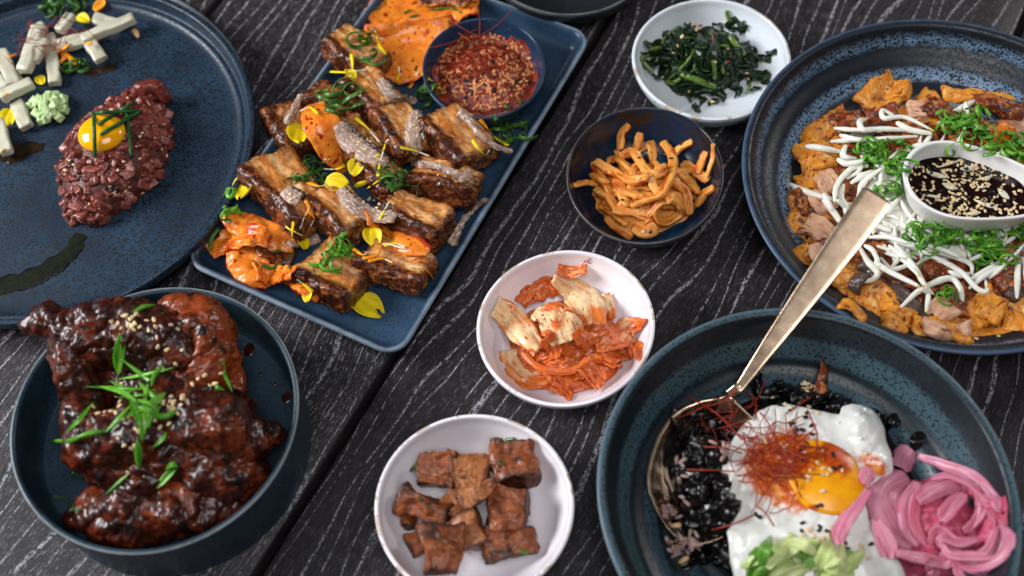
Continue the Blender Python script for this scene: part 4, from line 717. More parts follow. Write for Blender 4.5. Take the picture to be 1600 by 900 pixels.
# ================================================================ glazed chicken
CH = [([[(80, 515, 4.6), (70, 500, 5.0), (110, 520, 5.2), (180, 508, 5.6), (250, 525, 5.4), (290, 560, 4.6)], [(110, 530, 4.8), (118, 580, 4.2), (135, 630, 3.0), (150, 650, 2.6)], [(150, 545, 4.6), (200, 548, 4.8), (270, 570, 4.4)], [(205, 590, 3.4), (250, 592, 3.8), (290, 595, 3.8)], [(150, 625, 2.8), (180, 595, 3.0), (215, 575, 3.4)]], [[.5, .75, 1.1, 1.2, 1.35, 1.1], [1.2, 1.05, .9, .7], [.8, .9, 1.0], [.9, 1.0, .9], [.9, .95, .9]], 'long dark glazed chicken wing along the upper left, hanging past the rim'),
      ([[(285, 492, 4.2), (315, 520, 4.6), (330, 565, 4.2), (350, 605, 3.2)], [(290, 580, 3.8), (330, 620, 3.4)]], [[1.1, 1.5, 1.55, 1.1], [1.1, 1.1]], 'redder rounded chicken piece at the top right of the pile'),
      ([[(135, 640, 3.6), (140, 690, 4.2), (190, 685, 5.0), (240, 660, 5.2), (270, 625, 4.8)], [(160, 730, 3.4), (200, 730, 3.6), (270, 710, 4.2)]], [[1.0, 1.3, 1.55, 1.55, 1.2], [1.0, 1.2, 1.2]], 'broad chicken piece in the middle under most of the scallion'),
      ([[(300, 660, 4.9), (340, 670, 5.0), (370, 690, 4.2), (425, 680, 3.0)], [(290, 720, 4.0), (350, 740, 3.6), (390, 745, 2.6)], [(310, 630, 4.2), (365, 640, 3.8)]], [[1.6, 1.7, 1.2, .42], [1.3, 1.4, 1.0], [1.2, 1.0]], 'large knobbly chicken piece at the right with a short bone end'),
      ([[(172, 818, 2.4), (215, 815, 2.6), (290, 800, 2.8), (365, 775, 2.6)], [(155, 795, 2.5), (205, 785, 2.9), (300, 770, 2.9), (375, 755, 2.6)]], [[1.0, 1.3, 1.35, 1.0], [.9, 1.1, 1.2, .9]], 'lowest chicken piece lying flat along the near side'),
      ([[(190, 800, 3.2), (215, 770, 4.0), (245, 730, 4.6)], [(120, 810, 2.0), (165, 800, 2.8)]], [[.8, .75, .45], [.5, .8]], 'narrow upright chicken tip near the front of the pile')]
for i, (ch, rr, lab) in enumerate(CH):
    V, F = blob([[P(q[0], q[1], q[2] + .85) for q in c] for c in ch], rr, .11, .42, .55, i * 2.7, True, 3, .08); V = warp(V, .5, .5, i * 3.1); V = V + vnormals(V, F) * (.14 * fbm(V, 1.5, 3, i + 9, True))[:, None]
    put('glazed_chicken_piece', V, F, M_['chicken'], label=lab, cat='chicken', group='glazed chicken pieces in the dish', attrs={'m': np.clip({1: .75, 3: .3, 4: .35}.get(i, .12) + .35 * pn(V * .45 + i), 0, 1)}, uvw=V * 1., dish='chk')
seeds('sesame_seed', [(200, 505, 14, 19), (245, 512, 14, 6), (262, 550, 16, 6), (175, 640, 18, 10), (225, 655, 18, 16), (270, 640, 14, 12), (300, 600, 20, 5), (340, 590, 14, 3), (190, 700, 20, 4)], 'chk', 'pale sesame seed sprinkled on the glazed chicken', 'sesame seeds on the chicken')
SC = [((188, 530), (186, 580), 24), ((150, 606), (230, 610), 12), ((200, 570), (262, 620), 12), ((195, 592), (262, 578), 10), ((222, 602), (250, 628), 14), ((232, 650), (256, 620), 18), ((215, 640), (222, 684), 16), ((240, 650), (272, 642), 14), ((84, 688), (130, 680), 12), ((125, 684), (162, 676), 14), ((112, 670), (142, 636), 10), ((170, 672), (200, 640), 14), ((216, 694), (218, 728), 16), ((240, 700), (258, 680), 10), ((262, 735), (276, 730), 18), ((250, 760), (275, 734), 18), ((204, 494), (238, 480), 12), ((352, 568), (362, 606), 8), ((170, 770), (198, 745), 12), ((118, 738), (122, 742), 10), ((225, 625), (180, 600), 12), ((340, 604), (350, 610), 12), ((255, 575), (240, 600), 10), ((175, 610), (212, 632), 10), ((245, 640), (230, 668), 12), ((210, 628), (245, 646), 12), ((228, 640), (232, 606), 13), ((205, 650), (240, 632), 11), ((220, 665), (206, 628), 12), ((250, 655), (222, 640), 12), ((190, 622), (226, 618), 11), ((236, 668), (250, 640), 12), ((164, 608), (206, 624), 11)]
for i, (a, b, w) in enumerate(SC):
    a, b = np.array(a, float), np.array(b, float); a, b = a - .18 * (b - a), b + .18 * (b - a); w = w * .72
    mid = ((a[0] + b[0]) / 2 + RS.normal() * 3, (a[1] + b[1]) / 2 + RS.normal() * 3); C = seat([a, mid, b], 'chk', [.12, .25, .12]); k = cmpx(a[0], a[1], 5)
    V, F, uv, q = ribbon(C, [.02, w * k * .42, w * k * .5, w * k * .4, .02], .045, nu=18, nv=5, curl=.5 * RS.choice([-1, 1]), tilt=RS.uniform(-35, 35))
    put('scallion_sliver', V, F, M_['scal'], label='pointed green scallion sliver on the ' + ('upper chicken' if a[1] < 600 else 'middle of the chicken' if a[1] < 700 else 'lower chicken'), cat='scallion', group='scallion slivers ' + ('upper' if a[1] < 600 else 'middle' if a[1] < 700 else 'lower'), uvw=uv, dish='chk')
V, F, uv = sweep(seat([(84, 776), (100, 780), (125, 800), (112, 795)], 'chk', .15), .06, n=20, seg=6); put('scallion_thread', V, F, M_['scald'], label='thin scallion thread on the bare floor of the chicken dish', cat='scallion', uvw=uv)
for x, y, r in [(389, 546, .42), (378, 570, .1), (407, 584, .13), (429, 600, .11), (448, 621, .33), (412, 629, .07), (400, 606, .05)]:
    p, n = hit(x, y, 'chk'); V, F, Q = rbox(1, 1, 1, 1, 8); V = unit(Q) * [r, r * 1.15, .07]; V[:, :2] *= 1 + .15 * pn(V * 4 + x)[:, None]; put('sauce_drop', V + p, F, M_['sauce_drop'], label=('larger' if r > .2 else 'tiny') + ' dark sauce drop on the dish floor right of the chicken' + (', upper one' if x == 389 else ', by the wall' if x == 448 else ''), cat='sauce drop', group='sauce drops in the chicken dish')
# ================================================================ braised tofu
TF = [((655, 735), (712, 738), 52, 1.9, 1.7, 10, 'dark tofu block at the upper left of the bowl'), ((735, 712), (728, 782), 55, 1.1, 2.3, -8, 'triangular pale brown tofu wedge near the top'), ((722, 782), (782, 755), 26, .8, 3.1, 10, 'flat tofu strip lying over the wedge'), ((770, 725), (838, 720), 66, 2.2, 1.8, 6, 'tofu block coated in coarse marinade at the upper right'),
      ((625, 778), (700, 800), 40, 1.5, 1.8, 18, 'tofu piece with pointed left corner'), ((625, 815), (652, 812), 32, 1.0, 1.2, 0, 'small round tofu nugget at the far left'), ((690, 820), (690, 895), 58, 1.3, 2.6, -10, 'long flat tofu slab at the front of the heap'), ((708, 838), (752, 820), 58, 1.6, 1.5, 8, 'tofu block with yellow side in the middle front'),
      ((762, 795), (822, 795), 66, 2.1, 1.8, 10, 'squared orange brown tofu block at the right'), ((758, 850), (834, 848), 46, 1.4, 1.3, 4, 'flat tofu piece with green fleck at the lower right'), ((640, 860), (672, 838), 30, .9, 1.2, 0, 'small tofu chip at the lower left'), ((700, 775), (735, 800), 50, 1.4, 1.3, 0, 'tofu block hidden in the centre of the heap')]
for i, (a, b, w, h, z, ro, lab) in enumerate(TF):
    V, F, Q, loc = slab(a, b, w, h, z + .35, ro * 1.6, RS.uniform(-12, 12), 34, .1, .3, .9, i * 1.9 + 2, bend=.1, taper=[0, .45, .2, 0, .3, 0, .25, 0, 0, .15, .2, 0][i])
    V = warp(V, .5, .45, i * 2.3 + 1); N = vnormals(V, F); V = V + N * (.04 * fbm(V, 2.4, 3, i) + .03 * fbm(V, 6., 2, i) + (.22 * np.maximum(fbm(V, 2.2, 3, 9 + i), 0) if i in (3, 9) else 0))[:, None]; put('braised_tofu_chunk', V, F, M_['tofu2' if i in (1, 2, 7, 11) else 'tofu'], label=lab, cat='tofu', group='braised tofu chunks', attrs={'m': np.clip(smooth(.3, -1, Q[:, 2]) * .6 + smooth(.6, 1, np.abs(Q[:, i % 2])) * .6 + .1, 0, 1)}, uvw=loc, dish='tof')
for (a, b) in [((788, 688), (806, 686)), ((780, 722), (786, 728)), ((810, 860), (826, 866)), ((640, 738), (652, 724)), ((656, 778), (662, 784))]:
    V, F, uv = sweep(seat([a, b], 'tof', .12), .11, .05, n=8, seg=8); put('scallion_bit', V, F, M_['scald'], label='small green scallion bit stuck on a tofu chunk', cat='scallion', group='scallion bits on the tofu', uvw=uv)
def zc(lst, ox, oy, s): return [(ox + x / s, oy + y / s) for x, y in lst]
# ================================================================ kimchi bowl
kz = lambda l: zc(l, 730, 380, 3.213)
V, F = mound((885, 535), 92, 72, 1.9, 'kim', ang=-10, seed=8, jag=.4, js=.9, base=1.5)
put('kimchi_heap_core', V, F, M_['kimo'], label='sauce soaked inner cabbage layers showing between the kimchi leaves', cat='kimchi', attrs={'m': .1 + 0 * V[:, 0]}, dish='kim')
for i in range(20):
    a = RS.uniform(0, 6.28); r_ = math.sqrt(RS.uniform(.1, 1)); x, y = 888 + 62 * r_ * math.cos(a), 548 + 46 * r_ * math.sin(a); b = RS.uniform(0, 6.28); L = RS.uniform(16, 32); pts = [(x - L * math.cos(b), y - L * math.sin(b)), (x, y), (x + L * math.cos(b), y + L * math.sin(b))]
    oslice('kimchi_leaf', pts, [8, RS.uniform(22, 44), RS.uniform(18, 36)], .12, 'small crumpled orange leaf piece in the kimchi heap', 'kimo', 'small kimchi leaf pieces', 'kim', 'kimchi', .08, 80 + i, lambda q, V: np.clip(.1 + .4 * pn(V * .8), 0, 1), nu=26, nv=17, rs=1.6, pf=7, pleat=.06, ruf=.45, curl=RS.uniform(-.4, .3), tilt=RS.uniform(-25, 25))
KI = [([(215, 545), (240, 620), (330, 690), (410, 705)], [95, 135, 120, 50], .25, 'w', dict(pleat=.05, curl=.15, ruf=.3), 'translucent yellow cabbage piece at the lower left of the kimchi', .35),
      ([(440, 700), (500, 750), (515, 785)], [80, 75, 20], .2, 'o', dict(pleat=.05, curl=-.3, ruf=.4), 'orange leaf tip pointing to the near rim of the kimchi bowl', 0),
      ([(570, 600), (640, 670), (665, 735)], [100, 105, 50], .25, 'o', dict(pleat=.05, curl=.3, ruf=.5), 'red orange crumpled leaf at the lower right of the kimchi heap', 0),
      ([(640, 560), (720, 600), (760, 620)], [60, 80, 50], .3, 'o', dict(pleat=.05, curl=.3, ruf=.5), 'deep red folded leaf right of the kimchi centre', 0),
      ([(650, 540), (740, 500), (810, 450), (893, 400)], [60, 120, 150, 10], .5, 'o', dict(pleat=.05, curl=-.2, ruf=.55), 'pleated orange leaf fanning out towards the right rim', .15),
      ([(700, 600), (780, 570), (850, 540), (860, 600)], [60, 90, 80, 20], .35, 'o', dict(pleat=.05, curl=.25, ruf=.5), 'lower layer of the fanned orange leaf at the right', .1),
      ([(455, 150), (520, 165), (600, 150)], [62, 80, 66], .6, 'o', dict(pleat=.05, curl=.1, ruf=.2), 'straight cut orange leaf end at the very top of the kimchi', .2),
      ([(270, 320), (330, 250), (400, 210), (470, 260)], [60, 130, 150, 90], .5, 'o', dict(pleat=.05, curl=-.35, ruf=.55), 'brownish orange wrinkled leaf at the upper left of the kimchi', 0),
      ([(430, 200), (540, 260), (600, 330), (620, 430)], [40, 150, 170, 130], .7, 'w', dict(pleat=.05, curl=-.3, ruf=.3), 'large white cabbage stalk curving over the top right', .12),
      ([(690, 270), (710, 330), (725, 400)], [44, 56, 30], .55, 'w', dict(pleat=.05, curl=-.3, ruf=.15), 'small yellowish stalk folded behind the large white stalk', .3),
      ([(340, 360), (420, 370), (470, 440), (500, 520)], [80, 150, 190, 130], .65, 'o', dict(pleat=.05, curl=-.2, ruf=.5), 'central orange cabbage piece with pale upper end', .45),
      ([(150, 340), (220, 400), (290, 480), (370, 555)], [110, 135, 130, 60], .85, 'w', dict(pleat=.05, curl=-.22, ruf=.2), 'white cabbage stalk with red flecks at the left of the kimchi', .12),
      ([(400, 480), (440, 540), (460, 585)], [80, 80, 24], .4, 'o', dict(pleat=.05, curl=-.3, ruf=.5), 'ragged orange leaf edge hanging from the central piece', 0),
      ([(555, 450), (590, 500), (610, 550)], [70, 80, 40], .45, 'o', dict(pleat=.05, curl=-.4, ruf=.3), 'orange leaf rib below the large white stalk', 0),
      ([(275, 560), (350, 630), (440, 660), (540, 650), (620, 590)], [26, 34, 36, 34, 20], .55, 'o', dict(pleat=.05, curl=-.5, ruf=.1), 'curved orange strand sweeping under the kimchi centre', .1)]
for i, (pts, wd, lf, mt, kw, lab, mv) in enumerate(KI):
    oslice('kimchi_leaf', kz(pts), [w * 1.12 / 3.213 for w in wd], lf * .8 + .1, lab, 'kim' + mt, 'kimchi pieces in the white bowl', 'kim', 'kimchi', .16 if mt == 'w' else .09, 40 + i, (lambda q, V, mv=mv, mt=mt: np.clip(mv + .1 + .5 * pn(V * .7 + 3) + (.4 * smooth(.45, 1, q[:, 0]) + .25 * np.abs(q[:, 1]) ** 3 if mt == 'w' else 0), 0, 1)), nu=50, nv=31, rs=1.5, pf=6 if mt == 'w' else 8, **kw)
for x, y in RS.normal(size=(36, 2)) * [3.5, 2.6] + [919, 408]:
    p, n = hit(x, y, 'kim', .01); V, F, Q = rbox(.035, .03, .012, .03, 2); put('chilli_speck', V + p, F, M_['thread'], label='tiny red chilli speck on the bare white rim above the kimchi', cat='chilli speck', group='chilli specks above the kimchi')
# ================================================================ radish strips
rz = lambda l: zc(l, 870, 150, 3.6)
V, F = mound((1010, 300), 84, 58, 1.6, 'rad', seed=4, jag=.45, js=1.2, base=1.2)
put('radish_heap_core', V, F, M_['radish'], label='packed lower layer of the orange radish strips', cat='radish', dish='rad')
for _ in range(15):
    x, y, a = 1010 + np.clip(RS.normal(), -1.3, 1.3) * 34, 300 + np.clip(RS.normal(), -1.3, 1.3) * 24, RS.uniform(0, 3.14); L = RS.uniform(22, 38); pts = [(x - L * math.cos(a), y - L * math.sin(a)), (x + RS.normal() * 6, y + RS.normal() * 6), (x + L * math.cos(a), y + L * math.sin(a))]
    C = seat(pts, 'rad', .25); V, F, uv = sweep(C, [.2, .27, .2], [.17, .2, .17], n=22, seg=10, rough=.12, rs=1.6, sq=.5, cap=.22, seed=_)
    put('radish_strip', V, F, M_['radish'], label='orange radish strip buried in the lower heap', cat='radish strip', group='buried radish strips', uvw=uv, dish='rad')
RSX = [([(405, 165), (365, 230), (355, 320)], 1, 'strip poking up highest at the upper left'), ([(470, 215), (452, 290), (430, 340)], 1.15, 'short strip beside the highest one'), ([(550, 262), (500, 300), (450, 330)], .6, 'thin strip at the back of the heap'), ([(210, 385), (230, 450), (300, 560)], 1.2, 'broad strip down the left side'), ([(190, 460), (250, 475), (300, 500)], .9, 'small strip end at the left'),
       ([(95, 505), (170, 508), (245, 510)], .75, 'pointed strip reaching furthest left'), ([(280, 380), (340, 390), (420, 410)], .9, 'strip behind the upper left'), ([(700, 400), (770, 440), (850, 490)], 1.25, 'thick strip sloping to the right'), ([(765, 262), (690, 310), (650, 360)], .9, 'round tipped strip at the upper right'), ([(842, 318), (812, 390), (790, 450)], .95, 'upright strip leaning on the right wall'),
       ([(882, 265), (872, 370), (838, 470)], .6, 'pointed sliver leaning on the right wall'), ([(885, 520), (825, 575), (778, 640)], 1.05, 'curled strip at the lower right'), ([(690, 440), (740, 500), (800, 560)], 1, 'strip below the thick right one'), ([(650, 490), (725, 560), (745, 690)], 1.1, 'strip curving down at the right'), ([(530, 470), (560, 560), (640, 610)], 1, 'strip under the crossing centre'),
       ([(545, 640), (600, 745), (690, 690), (690, 610), (640, 575)], 1.05, 'looped strip at the lower right centre'), ([(350, 540), (380, 600), (420, 630)], 1, 'short strip in the left centre'), ([(215, 545), (290, 575), (325, 650)], 1.1, 'elbow shaped strip at the lower left'), ([(240, 635), (310, 665), (400, 740)], .95, 'pale strip along the lower left'), ([(275, 700), (340, 760), (425, 805)], .9, 'strip lying nearest the lower left rim'),
       ([(430, 760), (500, 790), (560, 750)], 1.6, 'lump of folded strips at the near side'), ([(310, 660), (430, 665), (550, 705)], 1.2, 'pale strip across the near side'), ([(320, 500), (400, 550), (490, 580)], 1.05, 'strip crossing left of centre'), ([(500, 310), (530, 300), (540, 400)], 1.0, 'bent strip at the top centre'), ([(210, 380), (300, 450), (410, 480), (515, 470)], 1.15, 'long strip bowed across the left'),
       ([(350, 345), (430, 375), (520, 425), (605, 445)], 1.15, 'yellowish strip across the upper centre'), ([(590, 265), (640, 370), (650, 430), (590, 545), (500, 610), (410, 640)], 1.15, 'longest strip curving over the top of the heap')]
for i, (pts, w, lab) in enumerate(RSX):
    C = seat(rz(pts), 'rad', .3 * w); C[:, 2] = np.convolve(np.r_[C[0, 2], C[:, 2], C[-1, 2]], [.2, .6, .2], 'valid'); wv = .28 * w; V, F, uv = sweep(C, [wv * .8, wv * 1.05, wv * .9, wv * 1.1, wv * .8], [wv * .55, wv * .65, wv * .55], n=46, seg=14, rough=.1, rs=1.7, sq=.42, cap=.22, seed=i, twist=RS.uniform(-1, 1))
    put('radish_strip', V, F, M_['radish'], label='orange seasoned radish ' + lab, cat='radish strip', group='orange radish strips in the blue bowl', uvw=uv, dish='rad')
seeds('black_sesame_seed', [(1049, 248, 1, 1), (1064, 224, 1, 1), (973, 313, 1, 1), (998, 248, 1, 1), (1084, 314, 1, 1), (962, 311, 2, 1), (1015, 362, 1, 1)], 'rad', 'black sesame seed on the orange radish', 'black seeds on the radish')
seeds('sesame_seed', [(999, 278, 1, 1), (1018, 280, 1, 1), (1000, 238, 2, 1), (1060, 280, 2, 2), (935, 300, 2, 1), (1006, 362, 2, 2), (1024, 240, 10, 3)], 'rad', 'pale sesame seed on the orange radish', 'pale seeds on the radish')
# ================================================================ spinach
spz = lambda l: zc(l, 970, 0, 4.5)
sp = empty('spinach_heap', tuple(P(1105, 100, 1.)), 'heap of dark green seasoned spinach leaves and stems in the greyish bowl', 'spinach')
V, F = mound((1102, 100), 74, 42, 1.5, 'spi', ang=8, seed=6, jag=.5, js=1.3, base=1.2); child('leaf_mass', V, F, M_['spin'], sp, dish='spi', attrs={'m': 0 * V[:, 0]})
for i in range(92):
    if i < 70: r_ = math.sqrt(RS.uniform(0, 1)); a = RS.uniform(0, 6.28); x, y = 1102 + 78 * r_ * math.cos(a), 98 + 44 * r_ * math.sin(a) + 10 * r_ * math.cos(a)
    else: x, y = [(1140, 40), (1150, 52), (1160, 48), (1190, 90), (1200, 95), (1196, 128), (1180, 140), (1088, 150), (1092, 160), (1072, 148), (1080, 158), (1150, 145), (1020, 92), (1030, 120), (1145, 35), (1120, 45), (1158, 38), (1110, 160), (1085, 168), (1170, 130), (1205, 84), (1040, 60)][i - 70]
    a = RS.uniform(0, 6.28); L = RS.uniform(30, 58) if i < 70 else RS.uniform(10, 18); w = RS.uniform(11, 22) if i < 70 else RS.uniform(8, 13); pts = [(x - L / 2 * math.cos(a), y - L / 2 * math.sin(a)), (x + RS.normal() * 4, y + RS.normal() * 4), (x + L / 2 * math.cos(a), y + L / 2 * math.sin(a))]
    C = seat(pts, 'spi', [.1, .35, .12]); k = cmpx(x, y, 2); V, F, uv, q = ribbon(C, [w * k * .3, w * k * .6, w * k * .5, .04], .05, nu=14, nv=9, curl=RS.uniform(-.8, .8), ruf=.4, rs=1.7, seed=i, tilt=RS.uniform(-35, 35), lobes=.2); child('leaf', V, F, M_['spin'], sp, uvw=uv, dish='spi' if i % 2 else None)
for pts, w in [([(560, 300), (500, 400), (430, 490), (330, 580)], .1), ([(400, 530), (530, 580), (670, 635)], .24), ([(760, 270), (810, 340), (870, 410)], .2), ([(645, 440), (655, 500), (655, 575)], .15), ([(230, 530), (160, 460), (150, 420), (260, 380)], .13), ([(430, 290), (500, 285), (550, 310)], .09), ([(320, 590), (370, 600), (420, 570)], .16), ([(640, 260), (660, 330), (760, 345)], .09), ([(200, 370), (240, 365), (280, 355)], .16), ([(285, 330), (330, 260), (420, 200)], .1), ([(745, 95), (745, 120), (760, 170)], .14), ([(520, 470), (530, 510), (545, 530)], .2), ([(880, 670), (900, 640), (905, 600)], .12), ([(700, 450), (710, 500), (720, 540)], .13)]:
    V, F, uv = sweep(seat(spz(pts), 'spi', .3), w, n=24, seg=10, rough=.05, rs=3, cap=.3); child('stem', V, F, M_['spinst'], sp, uvw=uv, dish='spi')
seeds('sesame_seed', [(x, y, 1.5, 1) for x, y in spz([(510, 180), (530, 210), (545, 200), (400, 320), (360, 385), (275, 415), (340, 425), (325, 455), (350, 490), (545, 410), (645, 370), (645, 395), (665, 440), (470, 650), (610, 710), (645, 730), (910, 480), (880, 520), (890, 550), (955, 575), (985, 440), (880, 420), (430, 250), (720, 160), (600, 520), (735, 340), (300, 540)])], 'spi', 'pale sesame seed on the dark spinach', 'sesame seeds on the spinach')
for x, y in spz([(670, 232), (560, 180), (650, 275), (530, 420), (720, 655), (760, 430)]):
    p, n = hit(x, y, 'spi', .04); V, F, Q = rbox(.12, .09, .05, .05, 4, .03, x); put('chilli_fleck', V + p, F, plain('red_chilli_fleck', (170, 50, 24)) if 'fleck' not in M_ else M_['fleck'], label='small red chilli fleck on the spinach', cat='chilli fleck', group='chilli flecks on the spinach')
    M_['fleck'] = bpy.data.materials['red_chilli_fleck']
# ================================================================ pancake plate
pz = lambda l: zc(l, 1150, 20, 2.813)
qz = lambda l: zc(l, 1200, 280, 3.215)
V, F = mound((1462, 335), 208, 196, 1.0, 'pan', seed=12, jag=.22, js=.9, base=2., nr=50, nt=220, edge=.06, pw=6)
rq_ = np.repeat(np.linspace(0, 1, 50) ** .8, 220)
pk_ = put('savoury_pancake', V, F, M_['pcr'], attrs={'m': smooth(.74, .92, rq_ + .12 * pn(V * .35)) * .9}, label='large round savoury pancake with red brown filling and yellow egg edges', cat='pancake', dish='pan')
def chunk(e0, e1, w, h, mat, name, lift=.2, jag=.3, roll=0, js=.9, seed=0, n=16, r=.22, lab=None, par=None):
    z = hit((e0[0] + e1[0]) / 2, (e0[1] + e1[1]) / 2, 'pan')[0][2] + lift; V, F, Q, loc = slab(e0, e1, w, h, z, roll, 0, n * 2, r, jag, js, seed, bend=.15); V = warp(V, .6, .5, seed); N = vnormals(V, F); V = V + N * (.06 * fbm(V, 2.2, 4, seed, True))[:, None]
    return child(name, V, F, M_[mat], par or pk_, uvw=loc, dish='pan', label=lab, attrs={'m': np.clip(.1 + .6 * pn(V * .6 + seed), 0, 1)})
for i, (a, b, w, h) in enumerate([((1255, 236), (1330, 172), 34, 1.3), ((1355, 172), (1400, 130), 44, 1.3), ((1390, 138), (1424, 142), 26, 1.0), ((1250, 250), (1300, 240), 40, 1.2), ((1262, 262), (1292, 275), 40, 1.1), ((1258, 275), (1250, 330), 30, 1.1), ((1247, 330), (1244, 385), 26, 1.1), ((1250, 385), (1275, 420), 30, 1.1), ((1300, 432), (1345, 470), 36, 1.4), ((1340, 462), (1400, 492), 48, 1.5), ((1375, 492), (1425, 510), 46, 1.5), ((1425, 508), (1480, 522), 30, 1.2), ((1475, 515), (1520, 528), 28, 1.1),
                                  ((1520, 465), (1560, 500), 52, 1.5), ((1540, 500), (1565, 470), 30, 1.3), ((1565, 500), (1610, 512), 44, 1.4), ((1600, 480), (1625, 520), 50, 1.3), ((1470, 148), (1530, 150), 18, 1.0), ((1500, 150), (1600, 168), 18, 1.0), ((1435, 150), (1475, 170), 26, 1.1), ((1330, 452), (1300, 425), 26, 1.3), ((1350, 505), (1310, 470), 18, 1.0)]):
    chunk(a, b, w * 1.3, h * .46, 'pcy', 'egg_batter_edge', .0, .2, RS.uniform(-15, 15), seed=i * 1.3)
for i, (a, b, w, h, mt) in enumerate([((1352, 186), (1400, 180), 30, .9, 'pcr'), ((1300, 200), (1350, 190), 34, .8, 'pcr'), ((1270, 300), (1295, 330), 30, .8, 'pcm'), ((1255, 345), (1300, 372), 36, .9, 'pcm'), ((1280, 265), (1300, 300), 28, .7, 'pcm'), ((1250, 300), (1262, 345), 26, .8, 'pcr'), ((1412, 180), (1450, 175), 34, .9, 'pcm'), ((1440, 165), (1500, 185), 34, .9, 'pcr'), ((1480, 200), (1540, 190), 40, .9, 'pcr'), ((1560, 190), (1600, 215), 44, .8, 'pcm'), ((1520, 160), (1600, 178), 30, .8, 'pcr'), ((1545, 225), (1570, 200), 26, .8, 'orange'),
                                      ((1370, 430), (1455, 500), 20, .5, 'pcd'), ((1350, 400), (1440, 450), 34, .7, 'pcr'), ((1340, 410), (1370, 425), 26, .6, 'pcd'), ((1430, 400), (1500, 430), 50, .7, 'pcr'), ((1455, 480), (1500, 470), 50, 1.1, 'pcr'), ((1460, 498), (1490, 480), 34, .9, 'pcm'), ((1440, 508), (1480, 520), 26, .9, 'pcm'), ((1550, 440), (1600, 430), 44, .8, 'pcr'), ((1575, 470), (1600, 450), 20, .8, 'pcd'), ((1270, 380), (1300, 400), 34, .7, 'pcr'), ((1330, 215), (1390, 200), 26, .5, 'pcd'), ((1330, 440), (1345, 448), 24, .9, 'pcd'), ((1268, 385), (1285, 410), 20, .9, 'pcm'), ((1490, 515), (1520, 510), 20, .8, 'pcm'), ((1405, 300), (1450, 380), 60, .6, 'pcr')]):
    chunk(a, b, w * 1.1, h * .7, mt, {'pcr': 'filling_piece', 'pcm': 'meat_slice', 'pcd': 'mushroom_strip', 'orange': 'carrot_piece'}[mt], .05, .2, RS.uniform(-20, 20), seed=50 + i, n=14)
V, F = mound((1470, 320), 118, 88, .55, 'pan', seed=15, jag=.25, js=1.6, base=2.5, nr=24, nt=110, pw=1.6); V[:, 2] = np.minimum(V[:, 2], 2.95)
spm = put('bean_sprout_heap', V, F, M_['sprout'], label='dense inner tangle of white bean sprouts round the sauce bowl', cat='bean sprouts', kind='stuff', attrs={'m': 0 * V[:, 0]}, dish='pan')
def sprout(pts, lab, group, lift=.2, w=.2, wob=0):
    w *= RS.uniform(.75, 1.05); C = seat(pts, 'pan', lift)
    if len(C) > 2: C[1:-1, 2] = .5 * C[1:-1, 2] + .25 * (C[:-2, 2] + C[2:, 2]) + .05
    V, F, uv = sweep(C, [w * .55, w * .95, w * 1.08, w, w * .9, w * .45], n=16 + 10 * len(pts), seg=10, rough=.05, rs=1.2, cap=.5); put('bean_sprout', V, F, M_['sprout'], label=lab, cat='bean sprout', group=group, uvw=uv, attrs={'m': smooth(.9, 1, uv[:, 0] / max(uv[:, 0].max(), .1)) * RS.choice([0, 0, 1])}, dish='pan')
for i in range(120):
    r_ = RS.uniform(.35, 1.0); a = RS.uniform(0, 6.28); x, y = 1462 + 132 * r_ * math.cos(a), 318 + 104 * r_ * math.sin(a); b = RS.normal() * .7 + (.5 if a < 3.1 else -.4); L = RS.uniform(30, 62)
    if 1400 < x and 235 < y < 330 and r_ < .8: continue
    sprout([(x - L / 2 * math.cos(b), y - L / 2 * math.sin(b)), (x + RS.normal() * 4, y + RS.normal() * 4), (x + L / 2 * math.cos(b) + RS.normal() * 4, y + L / 2 * math.sin(b) + RS.normal() * 4)], 'white bean sprout woven into the inner tangle', 'inner bean sprouts', .14, .15)
vessel('sauce_bowl', SB, 2.8, RAMW, M_['sauceb'], 'pan', 'plain white oval bowl of dark soy sauce standing on the bean sprouts', 'bowl', base=3.0, K=3, c0=tuple(P(1515, 284, 5.8)[:2]), rimband=.02, lam=.01, ell=True)
SPA = [[(300, 595), (380, 600), (460, 620)], [(230, 760), (330, 795), (500, 855)], [(425, 515), (520, 520), (650, 520), (790, 530)], [(410, 575), (500, 570), (600, 565), (800, 550)], [(570, 475), (540, 490), (560, 515), (640, 530)], [(690, 460), (640, 440), (650, 470), (740, 475), (870, 530)], [(1045, 395), (980, 430), (880, 500)], [(1005, 400), (1005, 460), (1000, 520)], [(480, 590), (470, 640), (530, 650)], [(450, 545), (520, 560), (580, 570)], [(580, 680), (500, 700), (440, 770), (430, 840)], [(600, 600), (560, 620), (540, 700), (480, 740)], [(440, 650), (480, 680), (560, 660)], [(380, 800), (410, 860), (440, 900)], [(440, 830), (470, 870), (480, 900)], [(700, 490), (760, 520), (860, 540)], [(1020, 500), (1060, 510), (1110, 520)], [(500, 760), (560, 720), (620, 700)], [(640, 690), (560, 760), (520, 860)], [(470, 760), (460, 820), (500, 880)]]
